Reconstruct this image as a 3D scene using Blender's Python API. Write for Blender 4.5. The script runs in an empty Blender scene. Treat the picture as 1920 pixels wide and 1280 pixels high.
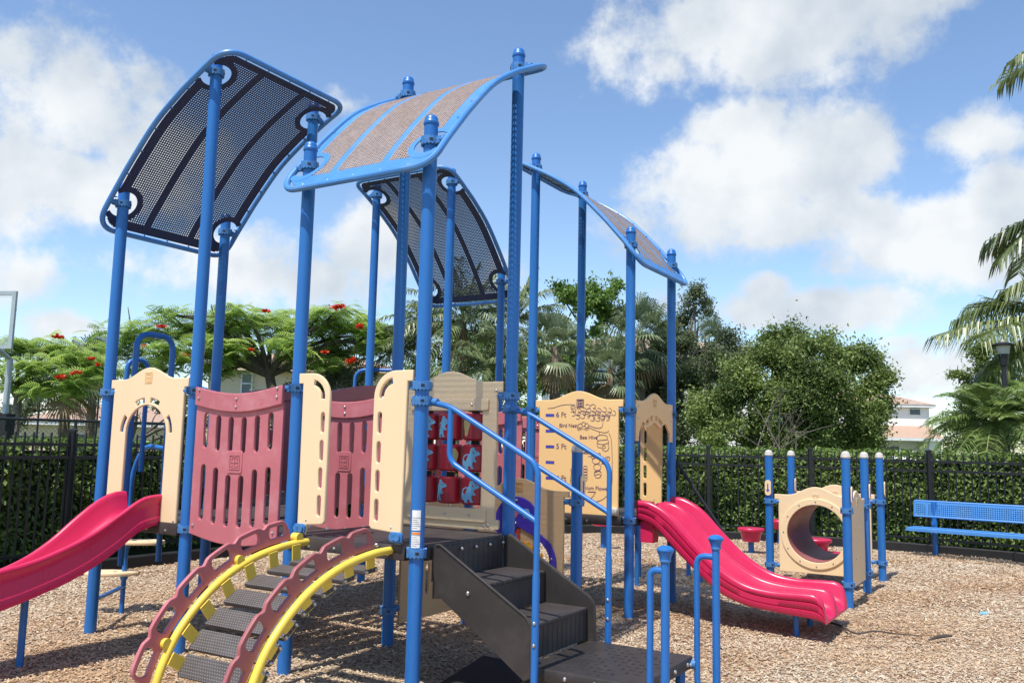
import bpy, math, random
import numpy as np
from mathutils import Matrix, Vector
R = math.radians
sc = bpy.context.scene
COL = sc.collection
rng = np.random.default_rng(7)
random.seed(7)
S = 1.067                      # spacing of the play structure's posts (m)
PR = 0.0455                    # post radius

# ------------------------------------------------------------------ camera
CF, CP, CR, CH = 1625.47, R(6.8808), R(1.2776), 1.5396
cam = bpy.data.cameras.new('camera'); cam.sensor_width = 36; cam.lens = CF/1920*36
cam.clip_start = .05; cam.clip_end = 3000
co = bpy.data.objects.new('camera', cam); COL.objects.link(co)
co.matrix_world = Matrix.Translation((0, 0, CH)) @ Matrix.Rotation(R(90)+CP, 4, 'X') @ Matrix.Rotation(CR, 4, 'Z')
sc.camera = co

def ray(x, y):                 # direction through a point of the photograph
    dx, dy = x-960, y-640
    c, s = math.cos(CR), math.sin(CR); u = c*dx+s*dy; v = -s*dx+c*dy
    d = (u/CF, 1, -v/CF); c, s = math.cos(CP), math.sin(CP)
    return np.array([d[0], c*d[1]-s*d[2], s*d[1]+c*d[2]])
def at(x, y, Y):               # point of that ray at depth Y
    d = ray(x, y); return np.array([0, 0, CH])+d*(Y/d[1])
def atz(x, y, z=0):
    d = ray(x, y); return np.array([0, 0, CH])+d*((z-CH)/d[2])

# ------------------------------------------------------------------ materials
def newmat(name):
    m = bpy.data.materials.new(name); m.use_nodes = True
    return m, m.node_tree.nodes, m.node_tree.links, m.node_tree.nodes['Principled BSDF']
def mat(name, col, rough=.5, metal=0, var=.08, scale=6., bump=0, bscale=200., spec=.5, coat=0, dirt=None, dirt_amt=.3, dscale=3.):
    m, N, L, b = newmat(name)
    b.inputs['Roughness'].default_value = rough; b.inputs['Metallic'].default_value = metal
    b.inputs['Specular IOR Level'].default_value = spec; b.inputs['Coat Weight'].default_value = coat
    tc = N.new('ShaderNodeTexCoord')
    no = N.new('ShaderNodeTexNoise'); no.inputs['Scale'].default_value = scale; no.inputs['Detail'].default_value = 6
    L.new(tc.outputs['Object'], no.inputs['Vector'])
    mr = N.new('ShaderNodeMapRange'); mr.inputs[1].default_value = .3; mr.inputs[2].default_value = .7
    mr.inputs[3].default_value = 1-var; mr.inputs[4].default_value = 1+var
    L.new(no.outputs['Fac'], mr.inputs[0])
    mx = N.new('ShaderNodeMix'); mx.data_type = 'RGBA'; mx.blend_type = 'MULTIPLY'; mx.inputs[0].default_value = 1
    mx.inputs[6].default_value = (*col, 1); L.new(mr.outputs[0], mx.inputs[7])
    out = mx.outputs[2]
    if dirt:
        n2 = N.new('ShaderNodeTexNoise'); n2.inputs['Scale'].default_value = dscale; n2.inputs['Detail'].default_value = 8; n2.inputs['Roughness'].default_value = .7
        L.new(tc.outputs['Object'], n2.inputs['Vector'])
        r2 = N.new('ShaderNodeMapRange'); r2.inputs[1].default_value = .5; r2.inputs[2].default_value = .75; r2.inputs[4].default_value = dirt_amt
        L.new(n2.outputs['Fac'], r2.inputs[0])
        m2 = N.new('ShaderNodeMix'); m2.data_type = 'RGBA'; L.new(r2.outputs[0], m2.inputs[0])
        L.new(out, m2.inputs[6]); m2.inputs[7].default_value = (*dirt, 1); out = m2.outputs[2]
    L.new(out, b.inputs['Base Color'])
    rr = N.new('ShaderNodeMapRange'); rr.inputs[3].default_value = max(.02, rough-.1); rr.inputs[4].default_value = min(1, rough+.12)
    L.new(no.outputs['Fac'], rr.inputs[0]); L.new(rr.outputs[0], b.inputs['Roughness'])
    if bump:
        nb = N.new('ShaderNodeTexNoise'); nb.inputs['Scale'].default_value = bscale; L.new(tc.outputs['Object'], nb.inputs['Vector'])
        bp = N.new('ShaderNodeBump'); bp.inputs['Strength'].default_value = bump; bp.inputs['Distance'].default_value = .004
        L.new(nb.outputs['Fac'], bp.inputs['Height']); L.new(bp.outputs[0], b.inputs['Normal'])
    return m
def paintmat(name, col, fade, grime, rough=.36):
    m, N, L, b = newmat(name)
    tc = N.new('ShaderNodeTexCoord')
    def layer(vecscale, scale, lo, hi, amt, base, c2, rgh=.7):
        mp = N.new('ShaderNodeMapping'); mp.inputs['Scale'].default_value = vecscale; L.new(tc.outputs['Object'], mp.inputs[0])
        n = N.new('ShaderNodeTexNoise'); n.inputs['Scale'].default_value = scale; n.inputs['Detail'].default_value = 8; n.inputs['Roughness'].default_value = rgh; L.new(mp.outputs[0], n.inputs['Vector'])
        r = N.new('ShaderNodeMapRange'); r.inputs[1].default_value = lo; r.inputs[2].default_value = hi; r.inputs[4].default_value = amt; L.new(n.outputs['Fac'], r.inputs[0])
        x = N.new('ShaderNodeMix'); x.data_type = 'RGBA'; L.new(r.outputs[0], x.inputs[0])
        if isinstance(base, tuple): x.inputs[6].default_value = (*base, 1)
        else: L.new(base, x.inputs[6])
        x.inputs[7].default_value = (*c2, 1); return x.outputs[2], r.outputs[0]
    c, f = layer((1, 1, .35), 2.2, .35, .7, .55, col, fade)
    c, f1 = layer((14, 14, .8), 2.0, .55, .8, .35, c, fade)
    c, f2 = layer((30, 30, 12), 2.2, .66, .74, .55, c, grime, .8)
    L.new(c, b.inputs['Base Color'])
    r = N.new('ShaderNodeMapRange'); r.inputs[4].default_value = rough+.22; r.inputs[3].default_value = rough-.04; L.new(f, r.inputs[0]); L.new(r.outputs[0], b.inputs['Roughness']); return m
def leafmat(name, c0, c1, trans=.35, rough=.45):
    m, N, L, b = newmat(name)
    a = N.new('ShaderNodeAttribute'); a.attribute_name = 'tint'
    cr = N.new('ShaderNodeValToRGB'); cr.color_ramp.elements[0].color = (*c0, 1); cr.color_ramp.elements[1].color = (*c1, 1)
    L.new(a.outputs['Fac'], cr.inputs[0]); L.new(cr.outputs[0], b.inputs['Base Color'])
    b.inputs['Roughness'].default_value = rough
    tr = N.new('ShaderNodeBsdfTranslucent'); L.new(cr.outputs[0], tr.inputs['Color'])
    mx = N.new('ShaderNodeMixShader'); mx.inputs[0].default_value = trans
    L.new(b.outputs[0], mx.inputs[1]); L.new(tr.outputs[0], mx.inputs[2])
    L.new(mx.outputs[0], N['Material Output'].inputs['Surface'])
    return m
def dotmat(name, col, hole, pitch, rad, rough=.55, stag=True, bump=.5):
    """moulded pattern of small holes, in the object's own xy"""
    m, N, L, b = newmat(name); b.inputs['Roughness'].default_value = rough
    tc = N.new('ShaderNodeTexCoord'); sp = N.new('ShaderNodeSeparateXYZ'); L.new(tc.outputs['Object'], sp.inputs[0])
    def mth(op, a, bb=None):
        n = N.new('ShaderNodeMath'); n.operation = op
        for k, v in enumerate((a, bb)):
            if v is None: continue
            if isinstance(v, (int, float)): n.inputs[k].default_value = v
            else: L.new(v, n.inputs[k])
        return n.outputs[0]
    y = mth('DIVIDE', sp.outputs['Y'], pitch[1]); row = mth('FLOOR', y)
    x = mth('DIVIDE', sp.outputs['X'], pitch[0])
    if stag: x = mth('ADD', x, mth('MULTIPLY', row, .5))
    fx = mth('SUBTRACT', mth('FRACT', x), .5); fy = mth('SUBTRACT', mth('FRACT', y), .5)
    d = mth('SQRT', mth('ADD', mth('MULTIPLY', fx, fx), mth('MULTIPLY', fy, fy)))
    ms = N.new('ShaderNodeMapRange'); ms.inputs[1].default_value = rad-.06; ms.inputs[2].default_value = rad+.06
    ms.inputs[3].default_value = 1; ms.inputs[4].default_value = 0; L.new(d, ms.inputs[0])
    no = N.new('ShaderNodeTexNoise'); no.inputs['Scale'].default_value = 7; no.inputs['Detail'].default_value = 6; L.new(tc.outputs['Object'], no.inputs['Vector'])
    cr = N.new('ShaderNodeValToRGB'); cr.color_ramp.elements[0].position = .3; cr.color_ramp.elements[1].position = .75
    cr.color_ramp.elements[0].color = (*[c*.85 for c in col], 1); cr.color_ramp.elements[1].color = (*[min(1, c*1.3+.01) for c in col], 1)
    L.new(no.outputs['Fac'], cr.inputs[0])
    mx = N.new('ShaderNodeMix'); mx.data_type = 'RGBA'; L.new(ms.outputs[0], mx.inputs[0]); L.new(cr.outputs[0], mx.inputs[6]); mx.inputs[7].default_value = (*hole, 1)
    L.new(mx.outputs[2], b.inputs['Base Color'])
    bp = N.new('ShaderNodeBump'); bp.inputs['Strength'].default_value = bump; bp.inputs['Distance'].default_value = .003; bp.invert = True
    L.new(ms.outputs[0], bp.inputs['Height']); L.new(bp.outputs[0], b.inputs['Normal'])
    return m

M = {}
M['blue'] = paintmat('blue_powder_coat', (.012, .128, .415), (.028, .165, .46), (.12, .19, .30))
M['clampblue'] = mat('blue_clamp_metal', (.04, .17, .42), .45, var=.12, scale=25, dirt=(.22, .32, .46), dirt_amt=.5, dscale=40)
M['roofblue'] = mat('faded_blue_steel', (.06, .23, .56), .42, var=.06, scale=3, dirt=(.28, .36, .42), dirt_amt=.35, dscale=2.2)
M['perf'] = mat('shaded_perforated_blue_steel', (.016, .035, .095), .5, var=.05, scale=4)  # roof undersides: their shade is put into this near-black blue
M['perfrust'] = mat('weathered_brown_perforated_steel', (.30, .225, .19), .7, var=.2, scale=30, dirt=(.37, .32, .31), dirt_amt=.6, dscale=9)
M['cream'] = paintmat('cream_plastic', (.80, .60, .365), (.75, .55, .33), (.66, .47, .29), .44)
M['amber'] = paintmat('deep_cream_plastic', (.83, .535, .235), (.78, .50, .22), (.68, .44, .2), .44)
M['tan'] = mat('tan_plastic', (.66, .44, .235), .45, var=.04, scale=3, bump=.12, bscale=500)
M['maroon'] = mat('faded_maroon_plastic', (.46, .13, .148), .45, var=.06, scale=2.5, bump=.15, bscale=500, dirt=(.55, .27, .28), dirt_amt=.55, dscale=5)
M['maroon_dark_shade'] = mat('dark_shaded_maroon_plastic', (.33, .10, .105), .45, var=.05, scale=2.5, bump=.15, bscale=500, dirt=(.36, .15, .14), dirt_amt=.4)  # darker copy of maroon; shade on the long bridge's barriers is in the colour
M['slide'] = paintmat('crimson_slide_plastic', (.57, .013, .078), (.54, .032, .10), (.52, .09, .13), .27)
M['yellow'] = mat('yellow_paint', (.80, .58, .075), .38, var=.06, scale=4, dirt=(.62, .45, .12), dirt_amt=.4, dscale=12)
M['deck'] = dotmat('brown_deck_coating', (.044, .035, .033), (.014, .012, .011), (.022, .03), .22)
M['tread'] = dotmat('brown_tread_rubber', (.060, .050, .048), (.20, .18, .17), (.019, .0165), .22, rough=.6)
M['plat'] = mat('brown_plastisol', (.030, .025, .023), .45, var=.15, scale=5, bump=.3, bscale=900, dirt=(.075, .062, .056), dirt_amt=.5, dscale=6)
M['bolt'] = mat('stainless_bolt', (.55, .53, .5), .3, metal=.9)
M['drum'] = mat('dark_red_drum', (.30, .008, .022), .4, var=.08, scale=5)
M['animal'] = mat('pale_blue_inlay', (.16, .42, .62), .5)
M['animal2'] = mat('olive_inlay', (.35, .30, .12), .5)
M['purple'] = mat('violet_plastic', (.055, .035, .42), .3, var=.06)
M['orange'] = mat('orange_plastic', (.80, .36, .02), .45, var=.08)
M['redgear'] = mat('red_plastic', (.5, .05, .04), .4)
M['clearp'] = mat('clouded_clear_plastic', (.45, .55, .65), .15)
M['ink'] = mat('purple_engraved_line', (.10, .045, .13), .6)
M['engr'] = mat('engraved_amber', (.55, .30, .10), .6)
M['tickblue'] = mat('tick_blue', (.05, .06, .42), .5)
M['cap'] = mat('weathered_white_cap', (.52, .49, .45), .6, var=.12, scale=20, dirt=(.4, .37, .32), dirt_amt=.4, dscale=20)
M['black'] = mat('black_metal', (.012, .013, .015), .4, var=.1)
M['rubber'] = mat('black_rubber', (.016, .016, .017), .75, var=.2, scale=14)
M['paper'] = mat('white_label', (.78, .78, .76), .5)
M['labelink'] = mat('label_print', (.30, .31, .33), .5)
M['labelorange'] = mat('label_orange', (.75, .22, .03), .5)
M['white'] = mat('white_paint', (.75, .74, .72), .5)
M['stucco'] = mat('white_stucco', (.86, .81, .76), .9, var=.05, scale=8, bump=.3, bscale=60)
M['beige'] = mat('beige_stucco', (.66, .52, .35), .9, var=.05, scale=5, bump=.3, bscale=60)
M['glass'] = mat('dark_window_glass', (.05, .08, .10), .08)
M['bark'] = mat('grey_bark', (.16, .135, .11), .9, var=.3, scale=12, bump=.8, bscale=30)
M['barkd'] = mat('dark_bark', (.075, .06, .048), .9, var=.3, scale=12, bump=.8, bscale=30)
M['palmtrunk'] = mat('palm_trunk_bark', (.17, .125, .09), .9, var=.4, scale=14, bump=.9, bscale=25)
M['acryl'] = mat('grey_frame_metal', (.42, .45, .46), .35, metal=.3)
M['kerbm'] = mat('black_plastic_edging', (.006, .006, .007), .7, var=.3, scale=8, dirt=(.02, .017, .015), dirt_amt=.4)
def tilemat():
    m, N, L, b = newmat('terracotta_roof_tile'); b.inputs['Roughness'].default_value = .85
    tc = N.new('ShaderNodeTexCoord'); br = N.new('ShaderNodeTexBrick'); L.new(tc.outputs['Object'], br.inputs['Vector'])
    mp = N.new('ShaderNodeMapping'); mp.inputs['Rotation'].default_value = (R(90), 0, 0)
    br.inputs['Scale'].default_value = 2.2; br.inputs['Color1'].default_value = (.55, .36, .25, 1); br.inputs['Color2'].default_value = (.47, .33, .25, 1)
    br.inputs['Mortar'].default_value = (.28, .18, .13, 1); br.inputs['Mortar Size'].default_value = .03
    L.new(br.outputs['Color'], b.inputs['Base Color']); return m
M['tile'] = tilemat()
def glassmat():
    m, N, L, b = newmat('clear_backboard'); b.inputs['Base Color'].default_value = (.8, .9, 1, 1); b.inputs['Roughness'].default_value = .1
    b.inputs['Alpha'].default_value = .12; return m
M['clear'] = glassmat()

def chipmat(name, cols):
    m, N, L, b = newmat(name); b.inputs['Roughness'].default_value = .85
    a = N.new('ShaderNodeAttribute'); a.attribute_name = 'tint'
    cr = N.new('ShaderNodeValToRGB'); e = cr.color_ramp.elements
    e[0].color = (*cols[0], 1); e[1].color = (*cols[3], 1)
    for p, c in ((.3, cols[1]), (.62, cols[2])):
        k = e.new(p); k.color = (*c, 1)
    L.new(a.outputs['Fac'], cr.inputs[0]); L.new(cr.outputs[0], b.inputs['Base Color']); return m
M['chip'] = chipmat('grey_wood_chip', ((.23, .15, .09), (.42, .32, .215), (.53, .43, .305), (.64, .555, .43)))
M['chipo'] = chipmat('orange_wood_chip', ((.22, .11, .05), (.41, .255, .135), (.53, .365, .215), (.62, .475, .315)))
def mulchmat():
    m, N, L, b = newmat('wood_mulch'); b.inputs['Roughness'].default_value = .9
    tc = N.new('ShaderNodeTexCoord')
    mp = N.new('ShaderNodeMapping'); mp.inputs['Scale'].default_value = (22, 55, 30); mp.inputs['Rotation'].default_value = (0, 0, .4)
    wn = N.new('ShaderNodeTexNoise'); wn.inputs['Scale'].default_value = 9
    L.new(tc.outputs['Object'], wn.inputs['Vector'])
    ad = N.new('ShaderNodeMix'); ad.data_type = 'RGBA'; ad.blend_type = 'ADD'; ad.inputs[0].default_value = .12
    L.new(tc.outputs['Object'], ad.inputs[6]); L.new(wn.outputs['Color'], ad.inputs[7])
    L.new(ad.outputs[2], mp.inputs[0])
    vo = N.new('ShaderNodeTexVoronoi'); vo.inputs['Scale'].default_value = 1; L.new(mp.outputs[0], vo.inputs['Vector'])
    cr = N.new('ShaderNodeValToRGB'); e = cr.color_ramp.elements; e[0].color = (.22, .13, .075, 1); e[1].color = (.60, .49, .37, 1)
    k = e.new(.45); k.color = (.42, .30, .20, 1)
    sp = N.new('ShaderNodeSeparateColor'); L.new(vo.outputs['Color'], sp.inputs[0]); L.new(sp.outputs[0], cr.inputs[0])
    n2 = N.new('ShaderNodeTexNoise'); n2.inputs['Scale'].default_value = .9; n2.inputs['Detail'].default_value = 5; L.new(tc.outputs['Object'], n2.inputs['Vector'])
    r2 = N.new('ShaderNodeValToRGB'); r2.color_ramp.elements[0].position = .38; r2.color_ramp.elements[0].color = (.78, .62, .5, 1)
    r2.color_ramp.elements[1].position = .62; r2.color_ramp.elements[1].color = (1.1, 1.07, 1.03, 1)
    L.new(n2.outputs['Fac'], r2.inputs[0])
    mx = N.new('ShaderNodeMix'); mx.data_type = 'RGBA'; mx.blend_type = 'MULTIPLY'; mx.inputs[0].default_value = 1
    L.new(cr.outputs[0], mx.inputs[6]); L.new(r2.outputs[0], mx.inputs[7]); L.new(mx.outputs[2], b.inputs['Base Color'])
    bp = N.new('ShaderNodeBump'); bp.inputs['Strength'].default_value = .8; bp.inputs['Distance'].default_value = .02
    L.new(vo.outputs['Distance'], bp.inputs['Height']); L.new(bp.outputs[0], b.inputs['Normal']); return m
M['mulch'] = mulchmat()
M['grass'] = mat('lawn', (.07, .11, .03), .9, var=.35, scale=3, bump=.6, bscale=60)

# ------------------------------------------------------------------ mesh builder
def cr_path(pts, n=8, closed=False):
    P = [np.array(p, float) for p in pts]; out = []
    m = len(P)
    for k in range(m if closed else m-1):
        if closed: a, b, c, d = P[k-1], P[k], P[(k+1) % m], P[(k+2) % m]
        else: a, b, c, d = P[max(k-1, 0)], P[k], P[k+1], P[min(k+2, m-1)]
        for t in np.arange(n)/n:
            out.append(.5*((2*b)+(-a+c)*t+(2*a-5*b+4*c-d)*t*t+(-a+3*b-3*c+d)*t**3))
    if not closed: out.append(P[-1])
    return out
def fillet(pts, r, n=6):
    """open polyline with rounded corners"""
    P = [np.array(p, float) for p in pts]; out = [P[0]]
    for a, b, c in zip(P, P[1:], P[2:]):
        u = (a-b); lu = np.linalg.norm(u); u /= lu; v = c-b; lv = np.linalg.norm(v); v /= lv
        rr = min(r, lu*.49, lv*.49); p0, p1 = b+u*rr, b+v*rr
        for t in np.linspace(0, 1, n+1): out.append((1-t)**2*p0+2*t*(1-t)*b+t*t*p1)
    out.append(P[-1]); return out
class MB:
    def __init__(s): s.v = []; s.f = []; s.m = []; s.mats = []
    def mi(s, m):
        if m not in s.mats: s.mats.append(m)
        return s.mats.index(m)
    def add(s, vs, fs, m):
        o = len(s.v); k = s.mi(m); s.v += [tuple(map(float, p)) for p in vs]
        s.f += [tuple(o+i for i in f) for f in fs]; s.m += [k]*len(fs); return s
    def box(s, lo, hi, m, T=None):
        x0, y0, z0 = lo; x1, y1, z1 = hi
        vs = [(x0,y0,z0),(x1,y0,z0),(x1,y1,z0),(x0,y1,z0),(x0,y0,z1),(x1,y0,z1),(x1,y1,z1),(x0,y1,z1)]
        if T is not None: vs = [T @ Vector(p) for p in vs]
        return s.add(vs, [(0,3,2,1),(4,5,6,7),(0,1,5,4),(1,2,6,5),(2,3,7,6),(3,0,4,7)], m)
    def tube(s, pts, r, m, n=12, caps=True, closed=False):
        P = [np.array(p, float) for p in pts]; k = len(P)
        rs = r if hasattr(r, '__len__') else [r]*k
        T = [(P[(i+1) % k]-P[i-1]) if closed else (P[min(i+1, k-1)]-P[max(i-1, 0)]) for i in range(k)]
        T = [t/(np.linalg.norm(t)+1e-12) for t in T]
        a = np.array([0, 0, 1.]) if abs(T[0][2]) < .9 else np.array([1., 0, 0])
        N = a-T[0]*(a@T[0]); N /= np.linalg.norm(N); vs = []
        for i in range(k):
            N = N-T[i]*(N@T[i]); N /= np.linalg.norm(N); B = np.cross(T[i], N)
            for q in range(n):
                t = 2*math.pi*q/n; vs.append(P[i]+rs[i]*(math.cos(t)*N+math.sin(t)*B))
        fs = []
        for i in range(k if closed else k-1):
            j = (i+1) % k
            for q in range(n): fs.append((i*n+q, i*n+(q+1) % n, j*n+(q+1) % n, j*n+q))
        if caps and not closed: fs += [tuple(range(n))[::-1], tuple((k-1)*n+q for q in range(n))]
        return s.add(vs, fs, m)
    def lathe(s, prof, m, n=20, c=(0, 0, 0), T=None):
        vs = []
        for r, z in prof:
            for q in range(n):
                t = 2*math.pi*q/n; vs.append((c[0]+r*math.cos(t), c[1]+r*math.sin(t), c[2]+z))
        if T is not None: vs = [T @ Vector(p) for p in vs]
        k = len(prof); fs = [(i*n+q, i*n+(q+1) % n, (i+1)*n+(q+1) % n, (i+1)*n+q) for i in range(k-1) for q in range(n)]
        fs += [tuple(range(n))[::-1], tuple((k-1)*n+q for q in range(n))]
        return s.add(vs, fs, m)
    def loft(s, rings, m, closed=True, caps=True):
        n = len(rings[0]); k = len(rings); vs = [p for r in rings for p in r]
        fs = [(i*n+q, i*n+(q+1) % n, (i+1)*n+(q+1) % n, (i+1)*n+q) for i in range(k-1) for q in range(n if closed else n-1)]
        if caps and closed: fs += [tuple(range(n))[::-1], tuple((k-1)*n+q for q in range(n))]
        return s.add(vs, fs, m)
    def ball(s, c, r, m, n=8):
        return s.lathe([(max(1e-4, r*math.sin(t)), -r*math.cos(t)) for t in np.linspace(0, math.pi, n)], m, n+2, c)
    def prism(s, poly, holes, T, t, m, bevel=.006):
        """flat plate in the matrix T's xy plane, thickness t along z, rounded rims"""
        me = plate(poly, holes, t, bevel)
        vs = [T @ v.co for v in me.vertices]; fs = [tuple(p.vertices) for p in me.polygons]
        bpy.data.meshes.remove(me); return s.add(vs, fs, m)
    def build(s, name, parent=None, loc=None, sharp=35, rotz=0, mtx=None):
        me = bpy.data.meshes.new(name); me.from_pydata(s.v, [], s.f)
        for mm in s.mats: me.materials.append(M[mm] if isinstance(mm, str) else mm)
        me.polygons.foreach_set('material_index', s.m); me.polygons.foreach_set('use_smooth', [True]*len(s.f))
        me.validate(); me.update(); me.set_sharp_from_angle(angle=R(sharp))
        o = bpy.data.objects.new(name, me); COL.objects.link(o)
        if parent: o.parent = parent
        if mtx is not None: o.matrix_local = mtx
        elif loc is not None: o.location = loc; o.rotation_euler.z = rotz
        return o
def plate(poly, holes, t, bevel):
    cu = bpy.data.curves.new('tmp', 'CURVE'); cu.dimensions = '2D'; cu.fill_mode = 'BOTH'
    for pts in [poly]+list(holes):
        sp = cu.splines.new('POLY'); sp.points.add(len(pts)-1); sp.use_cyclic_u = True
        for p, q in zip(sp.points, pts): p.co = (q[0], q[1], 0, 1)
    cu.extrude = t/2-bevel; cu.bevel_depth = bevel; cu.bevel_resolution = 1; cu.offset = -bevel
    o = bpy.data.objects.new('tmp', cu); me = bpy.data.meshes.new_from_object(o)
    bpy.data.objects.remove(o); bpy.data.curves.remove(cu); return me
def textmesh(txt, size):
    cu = bpy.data.curves.new('tmp', 'FONT'); cu.body = txt; cu.size = size; cu.extrude = .0012
    o = bpy.data.objects.new('tmp', cu); me = bpy.data.meshes.new_from_object(o)
    bpy.data.objects.remove(o); bpy.data.curves.remove(cu); return me
def empty(name, loc, rz=0):
    o = bpy.data.objects.new(name, None); COL.objects.link(o); o.location = loc; o.rotation_euler.z = rz; o.empty_display_size = .2
    return o
def tag(o, label=None, cat=None, group=None, kind=None):
    for k, v in (('label', label), ('category', cat), ('group', group), ('kind', kind)):
        if v: o[k] = v
    return o
def copy_tree(o, parent=None):
    c = o.copy(); COL.objects.link(c)
    if parent: c.parent = parent
    for ch in [x for x in o.children]: copy_tree(ch, c)
    return c
# plate frames: standing plates whose front faces -v (TJ) or -u / +u (TI)
def TJ(v): return Matrix(((1,0,0,0),(0,0,-1,v),(0,1,0,0),(0,0,0,1)))      # plate x->u, y->z, z->-v
def TI(u): return Matrix(((0,0,1,u),(1,0,0,0),(0,1,0,0),(0,0,0,1)))       # plate x->v, y->z, z->+u
def arc(cx, cy, r, a0, a1, n=10, ry=None):
    return [(cx+r*math.cos(t), cy+(ry or r)*math.sin(t)) for t in np.linspace(R(a0), R(a1), n)]
def slot(x, y0, y1, w, n=6): return arc(x, y1-w/2, w/2, 0, 180, n)+arc(x, y0+w/2, w/2, 180, 360, n)
def rrect(x0, y0, x1, y1, r, n=5):
    return arc(x1-r, y1-r, r, 0, 90, n)+arc(x0+r, y1-r, r, 90, 180, n)+arc(x0+r, y0+r, r, 180, 270, n)+arc(x1-r, y0+r, r, 270, 360, n)
def humptop(x0, x1, z, h):
    """panel top edge, right to left, with a hump in the middle"""
    out = []
    for t in np.linspace(1, 0, 33):
        q = abs(t-.5)/.34; b = .5*(1+math.cos(math.pi*min(1, q)))
        out.append((x0+(x1-x0)*t, z+h*b))
    return out

exec_parts = []
# ================================================================== PLAY STRUCTURE
TH = -.55010; OX, OY = -3.2827, 7.0849
E1 = np.array([math.cos(TH), math.sin(TH)]); E2 = np.array([-math.sin(TH), math.cos(TH)])
def gw(i, j, z=0):
    p = np.array([OX, OY])+S*(i*E1+j*E2); return np.array([p[0], p[1], z])
ps = empty('play_structure', (OX, OY, 0), TH)
tag(ps, 'large blue post playground structure with perforated steel shade roofs, cream panels and two crimson slides', 'playground')
A_U, A_D, A_L, A_H = 1.902, .883, 3.478, 4.40        # clamp heights

def clamp_mb(arm=0, r=PR, h=.06, double=False):
    b = MB(); n = 64; rings = []
    for z, rr, tooth in ((-h/2, r+.004, 1), (-h/2, r+.017, 1), (-h/2+.012, r+.017, 0), (h/2-.012, r+.017, 0), (h/2, r+.017, 1), (h/2, r+.004, 1)):
        ring = []
        for k in range(n):
            t = 2*math.pi*k/n; dz = (.0075 if (k//2) % 2 else 0)*tooth*(-1 if z > 0 else 1)
            ring.append((rr*math.cos(t), rr*math.sin(t), z+dz))
        rings.append(ring)
    b.loft(rings, 'clampblue', caps=False)
    for a in (40, 130, 220, 310):
        T = Matrix.Rotation(R(a), 4, 'Z') @ Matrix.Translation((r+.0165, 0, 0))
        b.box((-.004, -.011, -.008), (.0025, .011, .008), 'black', T)
    if arm:
        b.tube([(r+.005, 0, 0), (arm-.02, 0, 0)], .017, 'clampblue', 10)
        b.tube([(arm-.035, 0, 0), (arm, 0, 0), (arm+.008, 0, 0)], [.023, .023, .014], 'clampblue', 12)
        b.box((r+.01, -.02, -.022), (r+.045, .02, .022), 'clampblue')
    return b
CLM = {}
def clamp(post, z, ang=None, arm=.115, r=PR):
    key = (arm if ang is not None else 0, r)
    if key not in CLM:
        o = clamp_mb(key[0], r).build('clamp', post, (0, 0, z)); CLM[key] = o.data
    else:
        o = bpy.data.objects.new('clamp', CLM[key]); COL.objects.link(o); o.parent = post; o.location.z = z
    o.rotation_euler.z = R(ang or 0); return o
def post_mb(h, r=PR, capm='blue'):
    b = MB(); b.lathe([(r, -.03), (r, h-.03)], 'blue', 24)
    b.lathe([(r+.003, h-.042), (r+.0055, h-.038), (r+.0055, h-.024), (r+.002, h-.02), (r*.99, h-.004), (r*.88, h+.012), (r*.62, h+.024), (r*.3, h+.030), (.002, h+.032)], capm, 28)
    return b
POST = {}
PM = {}
def post(i, j, h, capm='blue'):
    k = (h, capm)
    if k not in PM:
        o = post_mb(h, PR, capm).build('post', ps); PM[k] = o.data
    else:
        o = bpy.data.objects.new('post', PM[k]); COL.objects.link(o); o.parent = ps
    o.location = (i*S, j*S, 0); POST[(i, j)] = o; return o
HI, LO = 4.53, 3.63
low = [(0,0),(0,1),(2,0),(3,0),(0,4),(1,4),(3,3),(3,4)]
high = [(1,0),(1,1),(2,1),(3,1),(0,3),(1,3),(2,3),(2,4)]
for p in low: post(*p, LO)
for p in high: post(*p, HI)
for p in ((3,2),(2,2)): post(*p, 1.545, 'cap')
arms = {'A': (90, -90), }
# roof clamps: arm points at the roof's side tube
for (i, j), a in {(0,0):-90,(1,0):-90,(0,1):90,(1,1):90, (2,0):180,(2,1):180,(3,0):0,(3,1):0, (0,3):180,(0,4):180,(1,3):0,(1,4):0, (2,3):-90,(3,3):-90,(2,4):90,(3,4):90}.items():
    clamp(POST[(i, j)], A_L if (i, j) in low else A_H, a, .115)
for (i, j) in list(low)+list(high): clamp(POST[(i, j)], A_D)
for (i, j), az in {(0,0):(0,),(1,0):(180,0),(2,0):(180,0),(3,0):(180,),(3,1):(180,),(2,1):(0,180),(1,1):(0,90),(0,1):(90,),(2,3):(0,180),(3,3):(180,90),(3,4):(-90,180),(2,4):(0,180),(1,3):(0,-90),(0,3):(-90,),(1,4):(0,),(0,4):(0,)}.items():
    for a in az: clamp(POST[(i, j)], A_U, a, .115)
clamp(POST[(3,0)], A_U-.095); clamp(POST[(3,1)], A_U-.095)
clamp(POST[(3,2)], 1.095, 180); clamp(POST[(2,1)], .268, 90); clamp(POST[(2,2)], 1.095, 0)

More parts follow.
